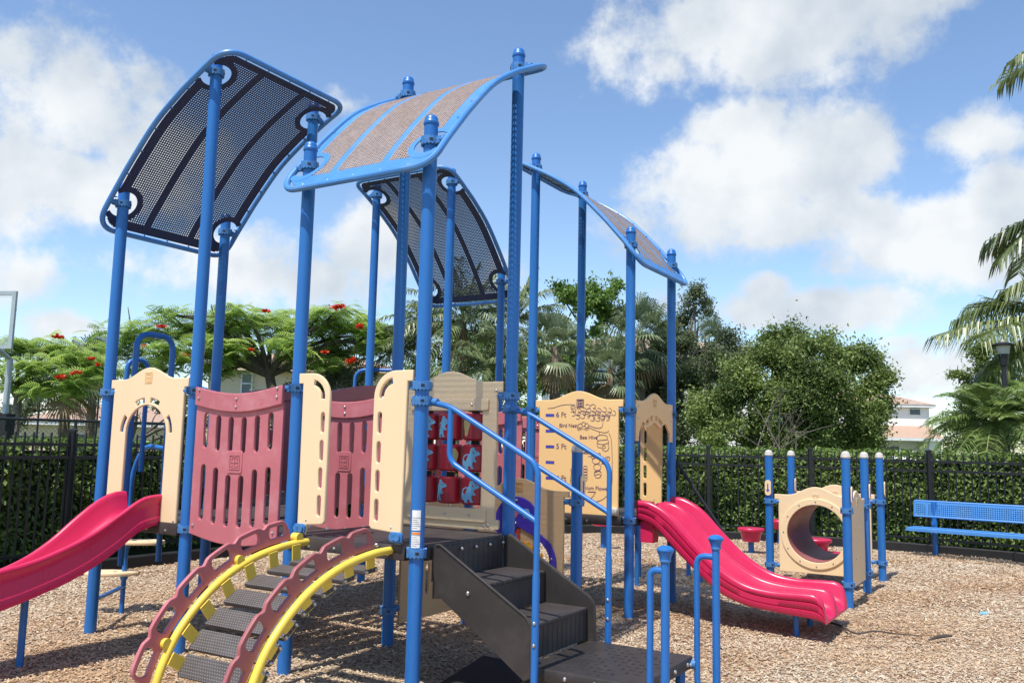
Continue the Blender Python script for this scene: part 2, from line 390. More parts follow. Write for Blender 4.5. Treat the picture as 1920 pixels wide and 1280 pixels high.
# ---- roofs
prof_t = [-.135, -.06, 0, .085, .25, .5, .75, .9, 1.1, 1.26]
prof_z = [3.27, 3.395, 3.478, 3.585, 3.785, 4.05, 4.235, 4.325, 4.435, 4.495]
pp = np.array(cr_path([np.array([t*S, z]) for t, z in zip(prof_t, prof_z)], 12))
al = np.r_[0, np.cumsum(np.linalg.norm(np.diff(pp, axis=0), axis=1))]; AL = al[-1]
def Fz(a): return np.interp(a, al, pp[:, 0]), np.interp(a, al, pp[:, 1])
def Fn(a):
    x0, z0 = Fz(a-.02); x1, z1 = Fz(a+.02); d = np.array([x1-x0, z1-z0]); d /= np.linalg.norm(d); return np.array([-d[1], d[0]])
B0, B1 = -.12*S, 1.12*S
a_post = [float(np.interp(0, pp[:, 0], al)), float(np.interp(S, pp[:, 0], al))]
def roof_meshes():
    fr = MB(); rc = .17
    c2 = fillet([((B0+B1)/2, 0), (B1, 0), (B1, AL), (B0, AL), (B0, 0), ((B0+B1)/2, 0)], rc, 8)
    dense = []
    for p, q in zip(c2, c2[1:]):
        k = max(1, int(np.linalg.norm(q-p)/.06))
        for t in np.arange(k)/k: dense.append(p+(q-p)*t)
    def inside(b, a, off):
        b0, b1, a0, a1 = B0+off, B1-off, off, AL-off
        if not (b0 < b < b1 and a0 < a < a1): return False
        r = rc-off
        cb = min(max(b, b0+r), b1-r); ca = min(max(a, a0+r), a1-r)
        return (b-cb)**2+(a-ca)**2 <= r*r
    fr.tube([(Fz(a)[0], b, Fz(a)[1]) for b, a in dense], .0225, 'roofblue', 10, closed=True)
    # tabs between tube and sheet
    for a in np.linspace(.3, AL-.3, 7):
        for b, s in ((B0, 1), (B1, -1)):
            x, z = Fz(a); fr.box((x-.012, min(b, b+s*.045), z-.003), (x+.012, max(b, b+s*.045), z+.003), 'roofblue')
    for b in np.linspace(.08, 1.0, 5):
        for a, s in ((0, 1), (AL, -1)):
            q = [Fz(a+s*d) for d in (0, .045)]
            fr.tube([(q[0][0], b, q[0][1]), (q[1][0], b, q[1][1])], .006, 'roofblue', 6)
    sh = MB()
    pitch = .0205; hole = .0112
    nb = int(round((B1-B0-.07)/pitch)); na = int(round((AL-.07)/pitch))
    def lines(lo, n):
        out = []
        for k in range(n): out += [lo+k*pitch, lo+k*pitch+hole]
        return out+[lo+n*pitch]
    bl = lines(B0+.035, nb); alr = lines(.035, na)
    Rc, Ra = .118, .155
    for top, sgn in ((0, -1), (1, 1)):
        idx = {}; vs = []; fsS = []; fsP = []
        def vid(ia, ib):
            if (ia, ib) not in idx:
                x, z = Fz(alr[ia]); n = Fn(alr[ia])*.0015*sgn
                idx[(ia, ib)] = len(vs); vs.append((x+n[0], bl[ib], z+n[1]))
            return idx[(ia, ib)]
        for ia in range(len(alr)-1):
            ac = (alr[ia]+alr[ia+1])/2
            for ib in range(len(bl)-1):
                bc = (bl[ib]+bl[ib+1])/2
                if not inside(bc, ac, .033): continue
                dd = min(math.hypot(ac-p, bc-q) for p in a_post for q in (0, S))
                if dd < Ra-.006: continue
                perf = inside(bc, ac, .115) and dd > Ra+.002 and all(abs(bc-S*f) > .032 for f in (.29, .71))
                if perf and ia % 2 == 0 and ib % 2 == 0: continue
                f = (vid(ia, ib), vid(ia, ib+1), vid(ia+1, ib+1), vid(ia+1, ib))
                if top == 0: f = f[::-1]
                (fsP if perf else fsS).append(f)
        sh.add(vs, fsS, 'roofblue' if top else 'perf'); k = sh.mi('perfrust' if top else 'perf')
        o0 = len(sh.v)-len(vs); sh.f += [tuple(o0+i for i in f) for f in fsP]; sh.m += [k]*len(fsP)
        # smooth rims round the post cut-outs
        for p in a_post:
            for q in (0, S):
                n = 64; ring = [[], []]; ok = []
                for k2 in range(n):
                    t = 2*math.pi*k2/n
                    for w, rr in enumerate((Rc, Ra+.012)):
                        a, b = p+rr*math.cos(t), q+rr*math.sin(t)
                        x, z = Fz(a); nn = Fn(a)*(.003*sgn); ring[w].append((x+nn[0], b, z+nn[1]))
                    am, bm = p+(Ra-.01)*math.cos(t), q+(Ra-.01)*math.sin(t); ok.append(inside(bm, am, .02))
                fs = [(k2, (k2+1) % n, n+(k2+1) % n, n+k2) for k2 in range(n) if ok[k2] and ok[(k2+1) % n]]
                if top: fs = [f[::-1] for f in fs]
                sh.add(ring[0]+ring[1], fs, 'roofblue' if top else 'perf')
    return fr, sh
fr, sh = roof_meshes()
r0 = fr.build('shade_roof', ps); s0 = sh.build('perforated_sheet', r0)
for k, (loc, rz, lab) in enumerate((((0, 0), 0, 'curved shade roof above the left slide, seen from its dark underside'), ((3*S, 0), 90, 'sunlit curved shade roof above the stair deck with rusty brown mesh'),
                        ((0, 4*S), -90, 'far curved shade roof seen from below behind the middle posts'), ((3*S, 4*S), 180, 'curved shade roof above the double slide, seen nearly edge-on'))):
    o = r0 if k == 0 else copy_tree(r0, ps)
    o.location = (loc[0], loc[1], 0); o.rotation_euler.z = R(rz); o['label'] = lab

# ---- decks and bridges
def deck(i, j, lab=None):
    b = MB(); c = .07; e = .03; L = S
    poly = [(c, -e), (L-c, -e), (L-c, c-.005), (L+e, c), (L+e, L-c), (L-c, L-c+.005), (L-c, L+e), (c, L+e), (c, L-c+.005), (-e, L-c), (-e, c), (c, c-.005)]
    b.prism(poly, [], Matrix.Translation((0, 0, .045)), .09, 'deck', .008)
    for k in np.linspace(.2, .87, 4):
        b.ball((k, -e, .03), .011, 'bolt', 6); b.ball((L+e, k, .03), .011, 'bolt', 6)
    return b.build('deck', ps, (i*S, j*S, .828))
for ij in ((0, 0), (2, 0), (0, 3), (2, 3)): deck(*ij)
def bridge(p0, p1, w, dz, n, nm='bridge_deck'):
    """planked walkway from p0 to p1 (local uv), middle raised by dz"""
    b = MB(); p0, p1 = np.array(p0, float), np.array(p1, float); L = np.linalg.norm(p1-p0); d = (p1-p0)/L; q = np.array([-d[1], d[0]])
    for k in range(n):
        t0, t1 = (k+.04)/n, (k+.96)/n
        z0, z1 = [.91+dz*math.sin(math.pi*t) for t in (t0, t1)]
        a, c = p0+d*L*t0, p0+d*L*t1
        vs = []
        for s in (-w/2, w/2):
            for P, z in ((a, z0), (c, z1)):
                for h in (-.05, 0): vs.append((*(P+q*s), z+h))
        b.add(vs, [(0,1,3,2),(4,6,7,5),(1,5,7,3),(0,2,6,4),(0,4,5,1),(2,3,7,6)], 'deck')
        for s in (-w/2+.05, w/2-.05): b.ball((*((a+c)/2+q*s), (z0+z1)/2+.002), .016, 'bolt', 5)
    return b.build(nm, ps)
bridge((1.06*S, .5*S), (1.94*S, .5*S), .88, -.06, 5)
bridge((1.06*S, 3.5*S), (1.94*S, 3.5*S), .88, -.06, 5)
bridge((.5*S, 1.05*S), (.5*S, 2.95*S), .88, .15, 10)

def emblem(b, T, x, y, s, m):
    """small raised square with a cross and corner dots"""
    w = s*.07; h = s/2
    def bar(x0, y0, x1, y1): b.box((x+x0, y+y0, 0), (x+x1, y+y1, .004), m, T)
    bar(-h, -h, h, -h+w); bar(-h, h-w, h, h); bar(-h, -h+w, -h+w, h-w); bar(h-w, -h+w, h, h-w)
    bar(-w/2, -h*.7, w/2, h*.7); bar(-h*.7, -w/2, -w/2, w/2); bar(w/2, -w/2, h*.7, w/2)
    for a in (-1, 1):
        for c in (-1, 1): bar(a*h*.52-w, c*h*.5-w, a*h*.52+w, c*h*.5+w)
    bar(-h*.35, h*.62, h*.35, h*.62+w); bar(-h*.35, -h*.62-w, h*.35, -h*.62)
def bolts(b, T, pts, z, r=.011):
    for x, y in pts: b.ball(tuple(T @ Vector((x, y, z))), r, 'bolt', 6)

def barrier(name, T, L, m, dz, lab, slots=True, zlow=.86):
    """bridge side panel with two rows of upright slots; top and bottom follow the bridge's curve"""
    b = MB(); f = lambda x: dz*math.sin(math.pi*max(0, min(1, x/L)))
    xs = np.linspace(0, L, 25)
    top = [(x, 1.80+f(x)) for x in xs[::-1]]; bot = [(x, zlow+f(x)) for x in xs]
    holes = []
    if slots:
        n = int(round((L-.16)/.133))
        for k in range(n):
            x = L/2+(k-(n-1)/2)*.133; o = f(x)
            mid = abs(x-L/2) < .1
            holes.append(slot(x, 1.50+o, 1.755+o, .05)); holes.append(slot(x, .985+o, (1.345 if mid else 1.38)+o, .05))
    b.prism(bot+top, holes, T, .024, m, .006)
    T2 = T @ Matrix.Translation((0, 0, .018))
    b.prism([(x, 1.79+f(x)) for x in xs]+[(x, 1.925+f(x)) for x in xs[::-1]], [], T2, .03, m, .008)
    bolts(b, T, [(.045, 1.90), (.045, 1.84), (L-.045, 1.90), (L-.045, 1.84), (L/2, 1.885+dz), (L/2, 1.83+dz)], .034)
    bolts(b, T, [(.04, .92), (L-.04, .92)], .013)
    Te = T @ Matrix.Translation((0, 0, .012))
    b.prism(rrect(L/2-.075, 1.36+dz, L/2+.075, 1.52+dz, .02), [], T @ Matrix.Translation((0, 0, .012)), .012, m, .004)
    emblem(b, T @ Matrix.Translation((0, 0, .0185)), L/2, 1.44+dz, .105, m)
    o = b.build(name, ps); o['label'] = lab; return o
bl = .84*S
barrier('barrier_panel', TJ(-.035) @ Matrix.Translation((1.08*S, 0, 0)), bl, 'maroon', -.055, 'faded maroon slotted barrier panel beside the left slide panel')
barrier('barrier_panel', TJ(S+.03) @ Matrix.Translation((1.08*S, 0, 0)), bl, 'maroon', -.055, 'faded maroon slotted barrier panel seen through the climber opening')
barrier('barrier_panel', TJ(3*S-.03) @ Matrix.Translation((1.08*S, 0, 0)), bl, 'maroon', -.055, 'faded maroon slotted barrier panel left of the height chart panel')
barrier('barrier_panel', TJ(4*S+.03) @ Matrix.Translation((1.08*S, 0, 0)), bl, 'maroon', -.055, 'rear maroon slotted barrier panel')
barrier('barrier_panel', TI(-.03) @ Matrix.Translation((1.07*S, 0, 0)), 1.86*S, 'maroon_dark_shade', .16, 'maroon arched barrier panel, shade put into its dark colour, on the far side of the long bridge')
barrier('barrier_panel', TI(S+.03) @ Matrix.Translation((1.07*S, 0, 0)), 1.86*S, 'maroon_dark_shade', .16, 'maroon arched barrier panel, shade put into its dark colour, on the near side of the long bridge')

# ---- cream panels
def eared(x0, x1, z0, zt, h, ear=.045, ze=1.93):
    """panel outline: hump top, ears above the clamps, straight sides"""
    return [(x0+ear, z0), (x1-ear, z0), (x1-ear, ze), (x1, ze), (x1, zt)]+humptop(x0, x1, zt, h)[1:-1]+[(x0, zt), (x0, ze), (x0+ear, ze)]
def U(i): return i*S
# slide entry
b = MB(); T = TJ(-.01); c = U(.5)
hw = .245
out = [(U(.095), .90), (c-hw, .90)]+arc(c, 1.58, hw, 180, 0, 18, .215)+[(c+hw, .90), (U(.905), .90), (U(.905), 1.93), (U(.945), 1.93), (U(.945), 2.0)]+humptop(U(.055), U(.945), 2.0, .09)[1:-1]+[(U(.055), 2.0), (U(.055), 1.93), (U(.095), 1.93)]
def arcslot(cx, cy, rx, ry, a0, a1, w):
    A = [(cx+(rx+w)*math.cos(t), cy+(ry+w)*math.sin(t)) for t in np.linspace(R(a0), R(a1), 8)]
    B = [(cx+rx*math.cos(t), cy+ry*math.sin(t)) for t in np.linspace(R(a1), R(a0), 8)]
    return A+B
holes = [arcslot(c, 1.565, .282, .25, a, b2, .038) for a, b2 in ((4, 32), (62, 83), (97, 118), (148, 176))]
b.prism(out, holes, T, .022, 'cream', .007); emblem(b, T @ Matrix.Translation((0, 0, .011)), c, 2.01, .085, 'amber')
bolts(b, T, [(U(.88), .93), (U(.12), .93)], .012, .009)
o = b.build('slide_entry_panel', ps); o['label'] = 'cream arched panel at the top of the left slide'
# drum game panel (its drums follow)
b = MB(); T = TJ(S-.012)
out = eared(U(2.055), U(2.945), .93, 2.01, .085); out[1:1] = []
b.prism(out, [rrect(U(2.5)-.30, 1.08, U(2.5)+.30, 1.825, .03)], T, .022, 'cream', .007)
for z0, z1 in ((1.795, 1.885), (.985, 1.085)): b.prism(rrect(U(2.5)-.36, z0, U(2.5)+.36, z1, .02), [], T @ Matrix.Translation((0, 0, .02)), .02, 'cream', .006)
bolts(b, T, [(U(2.5)+k, z) for k in (-.22, 0, .22) for z in (1.84, 1.035)]+[(U(2.9), 1.94), (U(2.86), .965), (U(2.83), .965)], .031)
b.prism(rrect(U(2.845), .94, U(2.935), 1.01, .015), [], T, .02, 'cream', .005)
dp = b.build('drum_game_panel', ps); dp['label'] = 'cream hump-topped game panel holding nine dark red drums'
mouse = [(-.52,-.30),(-.50,-.05),(-.38,.14),(-.18,.22),(-.04,.20),(.02,.34),(.06,.50),(.16,.56),(.25,.50),(.27,.40),(.36,.38),(.48,.30),(.55,.22),(.46,.16),(.34,.12),(.25,.06),(.27,-.06),(.36,-.14),(.30,-.20),(.18,-.16),(.14,-.28),(.17,-.44),(.25,-.52),(.10,-.54),(.04,-.40),(-.05,-.38),(-.10,-.50),(.0,-.56),(-.22,-.56),(-.28,-.44),(-.42,-.42)]
blob = [(.2*math.cos(t)*(1+.3*math.sin(3*t)), .5*math.sin(t)) for t in np.linspace(0, 6.28, 16)[:-1]]
for ci, di in enumerate((-.215, 0, .215)):
    for ri, z in enumerate((1.675, 1.445, 1.205)):
        b = MB(); r = .092; h = .192
        cx, cy = U(2.5)+di, S+.02
        b.lathe([(r*.5, -h/2-.004), (r-.012, -h/2-.002), (r, -h/2+.01), (r, h/2-.01), (r-.012, h/2+.002), (r*.5, h/2+.004)], 'drum', 28, (cx, cy, z))
        b.lathe([(.03, h/2), (.03, h/2+.038)], 'rubber', 10, (cx, cy, z))
        sh_, mt, a0 = ((mouse, 'animal', 10) if (ci+ri) % 3 != 2 else (blob, 'animal2', -20))
        if ci == 1: a0 = -30+60*(ri % 2)
        if ci == 1 and ri == 1: a0 = 48
        a0 = a0-90+ (8 if ri == 0 else 0); sc_ = .145
        ring = []
        for dr in (.0005, .003):
            ring.append([(cx+(r+dr)*math.cos(R(a0)+x*sc_/r), cy+(r+dr)*math.sin(R(a0)+x*sc_/r), z+y*sc_) for x, y in sh_])
        b.loft(ring, mt)
        b.build('drum', dp)
b = MB()
for di in (-.215, 0, .215): b.tube([(U(2.5)+di, S+.02, 1.05), (U(2.5)+di, S+.02, 1.86)], .012, 'bolt', 8)
b.build('spindles', dp)
# climber hand-hold panels
def handhold(name, T, w, z0, m, lab, bracket=True):
    """x runs from the post side (0) to the open side (w)"""
    b = MB(); r = .17
    out = [(.03, z0-.03), (.10, z0-.03), (.115, z0+.03), (w-.02, z0+.04), (w, z0+.06)]+arc(w-r, 2.0-r, r, 0, 90, 10)+[(-.02, 2.0), (-.02, 1.93), (.02, 1.93)]
    holes = [slot(w-.055, z, z+.135, .032) for z in (1.055, 1.235, 1.415, 1.60)]
    holes.append([(w-r+.125*math.cos(t), 2.0-r+.125*math.sin(t)) for t in np.linspace(R(-2), R(78), 9)]+[(w-r+.09*math.cos(t), 2.0-r+.09*math.sin(t)) for t in np.linspace(R(78), R(-2), 9)])
    b.prism(out, holes, T, .024, m, .007)
    if bracket:
        for k in (0, .035):
            b.tube([T @ Vector((.045+k, z0+.005, .005)), T @ Vector((.045+k, z0+.005, .04))], .024, 'clampblue', 12)
        b.prism(rrect(.012, z0-.03, .112, z0+.035, .02), [], T @ Matrix.Translation((0, 0, .018)), .016, 'clampblue', .004)
    bolts(b, T, [(.11, z0+.06)], .012, .007)
    o = b.build(name, ps); o['label'] = lab; return o
handhold('handhold_panel', TJ(-.03) @ Matrix.Translation((U(2.06), 0, 0)), .27, .965, 'cream', 'cream hand-hold panel left of the climber opening')
FX = Matrix.Scale(-1, 4, (1, 0, 0))
handhold('handhold_panel', TJ(-.03) @ Matrix.Translation((U(2.94), 0, 0)) @ FX, .29, .965, 'cream', 'cream hand-hold panel between the climber opening and the stair post')
handhold('handhold_panel', TJ(4*S) @ Matrix.Translation((U(2.93), 0, 0)) @ FX, .27, .965, 'amber', 'deep cream hand-hold panel behind the double slide', False)
# height chart panel
b = MB(); T = TJ(3*S-.012)
b.prism(eared(U(2.055), U(2.945), .915, 2.0, .085), [], T, .022, 'amber', .007)
hp = b.build('height_chart_panel', ps); hp['label'] = 'deep cream panel with engraved flower, bee and height marks'
def pan(x, y):                  # photograph -> panel coordinates
    d = ray(x, y); n = np.r_[E2, 0]; A = gw(0, 3, 0)+n*(-.03); C0 = np.array([0, 0, CH])
    X = C0+d*(((A-C0)@n)/(d@n)); return ((X[:2]-np.array([OX, OY]))@E1, X[2])
def cp(x, y): return pan(1000+x*200/985., 720+y*260/1280.)      # from the close-up crop
b = MB(); Tf = T @ Matrix.Translation((0, 0, .0125))
for k, y in enumerate((288, 433, 577, 721, 866)):
    x0, z0 = cp(112, y); x1, _ = cp(190, y); b.box((x0, z0-.010, -.001), (x1, z0+.010, .0012), 'tickblue', Tf)
    b.box((x0, z0+.0105, -.001), (x1, z0+.016, .001), 'ink', Tf)
def line(pts, r=.0022, curve=True):
    q = [cp(*p) for p in pts]; q = cr_path(q, 5) if curve else q
    b.tube([Tf @ Vector((p[0], p[1], 0)) for p in q], r, 'ink', 5)
def ring(cx, cy, rx, ry, a0=0, a1=360, rot=0):
    c, s = math.cos(R(rot)), math.sin(R(rot))
    line([(cx+c*rx*math.cos(t)-s*ry*math.sin(t), cy+s*rx*math.cos(t)+c*ry*math.sin(t)) for t in np.linspace(R(a0), R(a1), 11)])
line([(130, 222), (180, 218), (250, 195), (310, 187), (384, 188)])
emx, emz = cp(431, 174); emblem(b, Tf, emx, emz, .075, 'ink')
rg = random.Random(3)
for row, (y, xa, xb) in enumerate(((205, 500, 570), (238, 370, 720), (268, 360, 750), (296, 400, 720), (318, 540, 690))):
    x = xa
    while x <= xb:
        ring(x+rg.uniform(-4, 4), y+rg.uniform(-5, 5), 24, 20, 180-140, 180+100, rg.uniform(-30, 60)+180); x += 47
ring(372, 222, 30, 20, 60, 300, 30)
for k, (x, y) in enumerate(((432, 382), (462, 368), (490, 380))): ring(x, y, 17, 20)
for k in range(11): line([(408+k*10, 398+8*math.sin(k*.3)), (404+k*10.6, 422+6*math.sin(k))], .0025, False)
line([(510, 378), (560, 398), (610, 405), (636, 385), (641, 348)]); line([(505, 395), (560, 420), (620, 440), (670, 445), (694, 430)])
line([(694, 450), (715, 500), (724, 620), (726, 800), (722, 930), (690, 1010), (640, 1060), (590, 1080), (530, 1086)])
line([(605, 440), (607, 462)])
line([(600, 520), (578, 500), (600, 472), (640, 466), (680, 480), (682, 510), (694, 530), (688, 560), (695, 590), (670, 618), (640, 605), (625, 585), (595, 580), (585, 545), (600, 520), (640, 515), (682, 508)]); ring(650, 578, 14, 13)
line([(585, 545), (640, 555), (690, 540)])
ring(577, 705, 36, 28); ring(603, 660, 14, 26, 0, 360, 15); ring(668, 700, 44, 22, 0, 360, -40); line([(625, 738), (660, 705), (690, 680)]); line([(565, 690), (545, 662), (530, 675)]); line([(550, 695), (525, 662), (505, 668)])
ring(588, 765, 34, 30); ring(593, 828, 33, 36); line([(565, 815), (600, 800), (624, 815)]); line([(562, 840), (600, 828), (625, 845)])
for k in range(6): ring(360+4*math.sin(k), 790+k*22, 18, 15, 90, 270)
for k in range(5): ring(478, 770+k*26, 18, 16)
line([(352, 985), (352, 1020), (335, 1040)]); line([(572, 992), (540, 992), (500, 992)], .0032, False); line([(572, 992), (552, 1030), (530, 1052)])
def word(t, x, y, size, mb=None):
    q = cp(x, y); me = textmesh(t, size)
    Tm = Tf @ Matrix.Translation((q[0], q[1], 0))
    b.add([Tm @ v.co for v in me.vertices], [tuple(p.vertices) for p in me.polygons], 'ink'); bpy.data.meshes.remove(me)
for t, y in (('6 Ft', 303), ('5 Ft', 595), ('4 Ft', 887)): word(t, 206, y, .072)
word('Bird Nest', 236, 396, .052); word('Bee Hive', 425, 505, .052); word('Bee', 440, 642, .05); word('Geranium Flower', 375, 966, .052)
o = b.build('engraved_drawing', hp)
b = MB()
b.prism(rrect(U(2.86)-.06, .925, U(2.86)+.045, .995, .025), [], T @ Matrix.Translation((0, 0, .03)), .04, 'cap', .01)
for k in (-.03, .02): b.tube([T @ Vector((U(2.86)+k, .96, .04)), T @ Vector((U(2.86)+k, .96, .056))], .018, 'cap', 10)
b.build('bracket', hp)
# hood over the double slide
b = MB(); T = TI(3*S+.02)
c = U(3.5); x0, x1 = U(3.07), U(3.96)
wav = [(x1-.07, 1.615), (x1-.085, 1.70)]+[(c+.30-.06*k, 1.775+.025*math.cos(k*1.25)) for k in range(11)]+[(x0+.085, 1.70), (x0+.07, 1.615)]
out = [(x1, 1.615), (x1, 2.0)]+humptop(x0, x1, 2.0, .09)[1:-1]+[(x0, 2.0), (x0, 1.615)]+wav[::-1]
holes = [arcslot(c, 1.55, .3, .275, a, a2, .045) for a, a2 in ((52, 72), (76, 86), (99, 109), (116, 140))]
b.prism(out, holes, T, .022, 'amber', .006); emblem(b, T @ Matrix.Translation((0, 0, .011)), c, 1.99, .08, 'tan')
bolts(b, T, [(x0+.05, 1.95), (x0+.05, 1.83), (x1-.05, 1.95), (x1-.05, 1.83), (x1-.03, 1.65), (x0+.03, 1.65)], .012)
o = b.build('slide_hood_panel', ps); o['label'] = 'deep cream hood panel above the double slide'
# ground level activity panels
b = MB(); T = TJ(2*S-.01)
CRES = [(U(2.66)+.02, .47), (U(2.66)+.10, .50), (U(2.66)+.135, .57), (U(2.66)+.125, .66), (U(2.66)+.07, .735), (U(2.66)+.03, .75), (U(2.66)-.0, .68), (U(2.66)-.02, .58)]
CRES = [tuple(p) for p in cr_path([np.array(p) for p in CRES], 4, True)]
b.prism(eared(U(2.06), U(2.94), .20, 1.18, .09, ze=1.13), [CRES], T, .022, 'tan', .005)
emblem(b, T @ Matrix.Translation((0, 0, .011)), U(2.488), 1.195, .08, 'engr')
ap = b.build('activity_panel', ps); ap['label'] = 'tan ground-level panel with violet figure-eight gear game'
b = MB(); T2 = T @ Matrix.Translation((0, 0, .026))
cu_, cl_ = (U(2.485), .90), (U(2.60), .58)
o8 = arc(*cu_, .217, -18, 215, 26)+arc(*cl_, .262, 168, 405, 30)
HEX = [(cu_[0]+.01, .87), (cu_[0]-.03, .80), (cu_[0]-.02, .70), (cu_[0]+.05, .62), (cu_[0]+.13, .62), (cu_[0]+.17, .68), (cu_[0]+.17, .80)]
b.prism(o8, [HEX, CRES], T2, .02, 'purple', .005)
bolts(b, T2, [(cu_[0], 1.085), (cu_[0]-.002, .895), (cu_[0]-.185, .85), (U(2.69), .80), (U(2.81), .625), (U(2.6), .36)], .012, .011)
b.prism([(cu_[0]-.05, .985), (cu_[0]-.03, 1.04), (cu_[0]+.035, 1.04), (cu_[0]+.035, .995), (cu_[0], .94), (cu_[0]-.045, .94)], [], T2 @ Matrix.Translation((0, 0, .008)), .01, 'maroon', .002)
b.prism(rrect(cu_[0]+.06, .94, cu_[0]+.13, 1.02, .03), [], T2 @ Matrix.Translation((0, 0, .008)), .01, 'animal', .002)
b.build('figure_eight_plate', ap)
def gear(cx, cy, r, n, m, nm, dz=.012):
    b = MB(); b.prism([((r+(.02 if k % 4 in (1, 2) else 0))*math.cos(2*math.pi*k/(4*n))+cx, (r+(.02 if k % 4 in (1, 2) else 0))*math.sin(2*math.pi*k/(4*n))+cy) for k in range(4*n)], [], T @ Matrix.Translation((0, 0, dz)), .008, m, .002); return b.build(nm, ap)
gear(U(2.55), .64, .095, 13, 'orange', 'gear'); gear(U(2.60), .58, .125, 17, 'orange', 'gear', .0035)
b = MB(); b.prism(rrect(cu_[0]-.035, .70, cu_[0]+.03, .86, .02), [], T @ Matrix.Translation((0, 0, .0205)), .006, 'redgear', .002); b.build('red_slider', ap)
b = MB(); T = TI(2*S+.01)
b.prism(eared(U(1.06), U(1.94), .15, 1.1, .09, ze=1.05), [slot(U(1.5)+k, .33, .57, .05) for k in (-.2, -.07, .07, .2)], T, .022, 'tan', .007)
bolts(b, T, [(U(1.1), .2), (U(1.13), .2)], .012, .008)
o = b.build('activity_panel', ps); o['label'] = 'tan slotted panel standing under the stair deck'
# post plaque and warning labels
b = MB(); b.prism(rrect(-.038, 1.12, .038, 1.32, .036), [], TI(PR+.008), .014, 'cream', .003); b.prism(rrect(-.008, 1.17, .008, 1.27, .006), [], TI(PR+.0155), .003, 'tickblue', .0008)
b.build('plaque', POST[(3, 2)])
b = MB()
def wraplab(z0, z1, a0, a1, m, dr):
    n = 8; rings = [[((PR+dr)*math.cos(t), (PR+dr)*math.sin(t), z) for t in np.linspace(R(a0), R(a1), n)] for z in (z0, z1)]
    b.loft(rings, m, closed=False, caps=False)
for z0, z1, og in ((1.02, 1.14, 0), (.915, 1.01, 1)):
    wraplab(z0, z1, -100, -30, 'paper', .0008)
    if og: wraplab(z1-.016, z1-.002, -99, -31, 'labelorange', .0014)
    for k in range(6): wraplab(z0+.01+k*.0125, z0+.0145+k*.0125, -95, -45+8*((k*3) % 4)-10, 'labelink', .0014)
b.build('warning_label', POST[(3, 0)])
# ---- stairs, landing platform and rails
b = MB(); jn, jf = .10, .87
def stringer(j, side):
    poly = [(U(3.05), .925), (U(3.10), .925), (U(3.675), .572), (U(3.705), .53), (U(3.715), .24), (U(3.67), .215), (U(3.11), .61), (U(3.05), .60)]
    b.prism(poly, [], TJ(j*S), .012, 'plat', .003)
    f = .018*side; e = [(U(3.07), .927), (U(3.10), .927), (U(3.675), .574), (U(3.706), .532), (U(3.716), .25)]
    b.tube([(x, j*S+f*.4, z) for x, z in e], .008, 'plat', 8)
stringer(jn, -1); stringer(jf, 1)
b.ball((U(3.3), jn*S-.008, .66), .014, 'bolt', 6)
st = b.build('stairs', ps); st['label'] = 'dark brown coated steel stairs with two treads'
def stepbox(nm, i0, i1, z, drop):
    o = MB(); w = (jf-jn)*S-.016
    o.prism(rrect(0, 0, (i1-i0)*S, w, .012), [], Matrix.Translation((0, 0, -.014)), .028, 'deck', .006)
    o.box(((i1-i0)*S-.02, .01, -drop), ((i1-i0)*S-.006, w-.01, -.02), 'deck')
    return o.build(nm, st, (U(i0), jn*S+.008, z))
stepbox('tread', 3.05, 3.37, .712, .2); stepbox('tread', 3.35, 3.665, .508, .2)
b = MB(); 
for k in np.linspace(.22, .85, 5): b.ball((U(3.055), k*S, .875), .012, 'bolt', 6)
b.box((U(3.03), jn*S+.01, .70), (U(3.045), jf*S-.01, .905), 'deck')
b.build('riser', st)
# landing
b = MB(); L, W = .66*S, .78*S
b.prism(rrect(0, 0, L, W, .015), [], Matrix.Translation((0, 0, -.035)), .07, 'plat', .008)
rr = random.Random(5)
for a in range(12):
    for c in range(11):
        x, y = .05+a*(L-.1)/11, .06+c*(W-.12)/10
        if abs(x-L*.5)+abs(y-W*.5)*.9 > .44 or (a+c) % 5 == 0: continue
        T = Matrix.Translation((x, y, .0005)) @ Matrix.Rotation(R(90 if (a+c) % 2 else 0), 4, 'Z')
        b.prism([(.019*math.cos(t), .008*math.sin(t)) for t in np.linspace(0, 6.283, 9)[:-1]], [], T, .004, 'rubber', .001)
for k in np.linspace(.08, L-.08, 4): b.ball((k, 0, -.035), .013, 'bolt', 6)
for k in np.linspace(.1, W-.1, 4): b.ball((L, k, -.035), .013, 'bolt', 6)
for x in (.06, L-.06):
    for y in (.06, W-.06): b.tube([(x, y, -.33), (x, y, -.04)], .03, 'blue', 10)
b.box((.02, .03, -.24), (L-.02, .05, -.06), 'plat')
o = b.build('landing_platform', ps, (U(3.67), .10*S, .30)); o['label'] = 'low dark brown landing platform at the foot of the stairs'
# stair handrails
def rail(j, lab):
    b = MB(); y = j*S; r = .0175
    main = fillet([(U(3.0)+.03, y, 1.80), (U(3.17), y, 1.778), (U(3.74), y, 1.455), (U(3.77), y, 1.40), (U(3.77), y, .80)], .09, 6)
    b.tube(main, r, 'blue', 12)
    b.tube([(U(3.77), y, -.02), (U(3.77), y, .80), (U(3.77), y, .84)], [.0215, .0215, .019], 'blue', 12)
    b.tube(fillet([(U(3.185), y, 1.765), (U(3.185), y, 1.47), (U(3.215), y, 1.425), (U(3.77), y, 1.115)], .06, 6), r, 'blue', 12)
    for z in (.56, .44): b.ball((U(3.77)+.003, y-.02, z), .011, 'bolt', 6)
    b.tube([(U(3.0)+PR, y, 1.806), (U(3.0)+PR+.05, y, 1.80)], .023, 'clampblue', 12)
    o = b.build('handrail', ps); o['label'] = lab
rail(.035, 'blue handrail on the near side of the stairs'); rail(.935, 'blue handrail on the far side of the stairs')
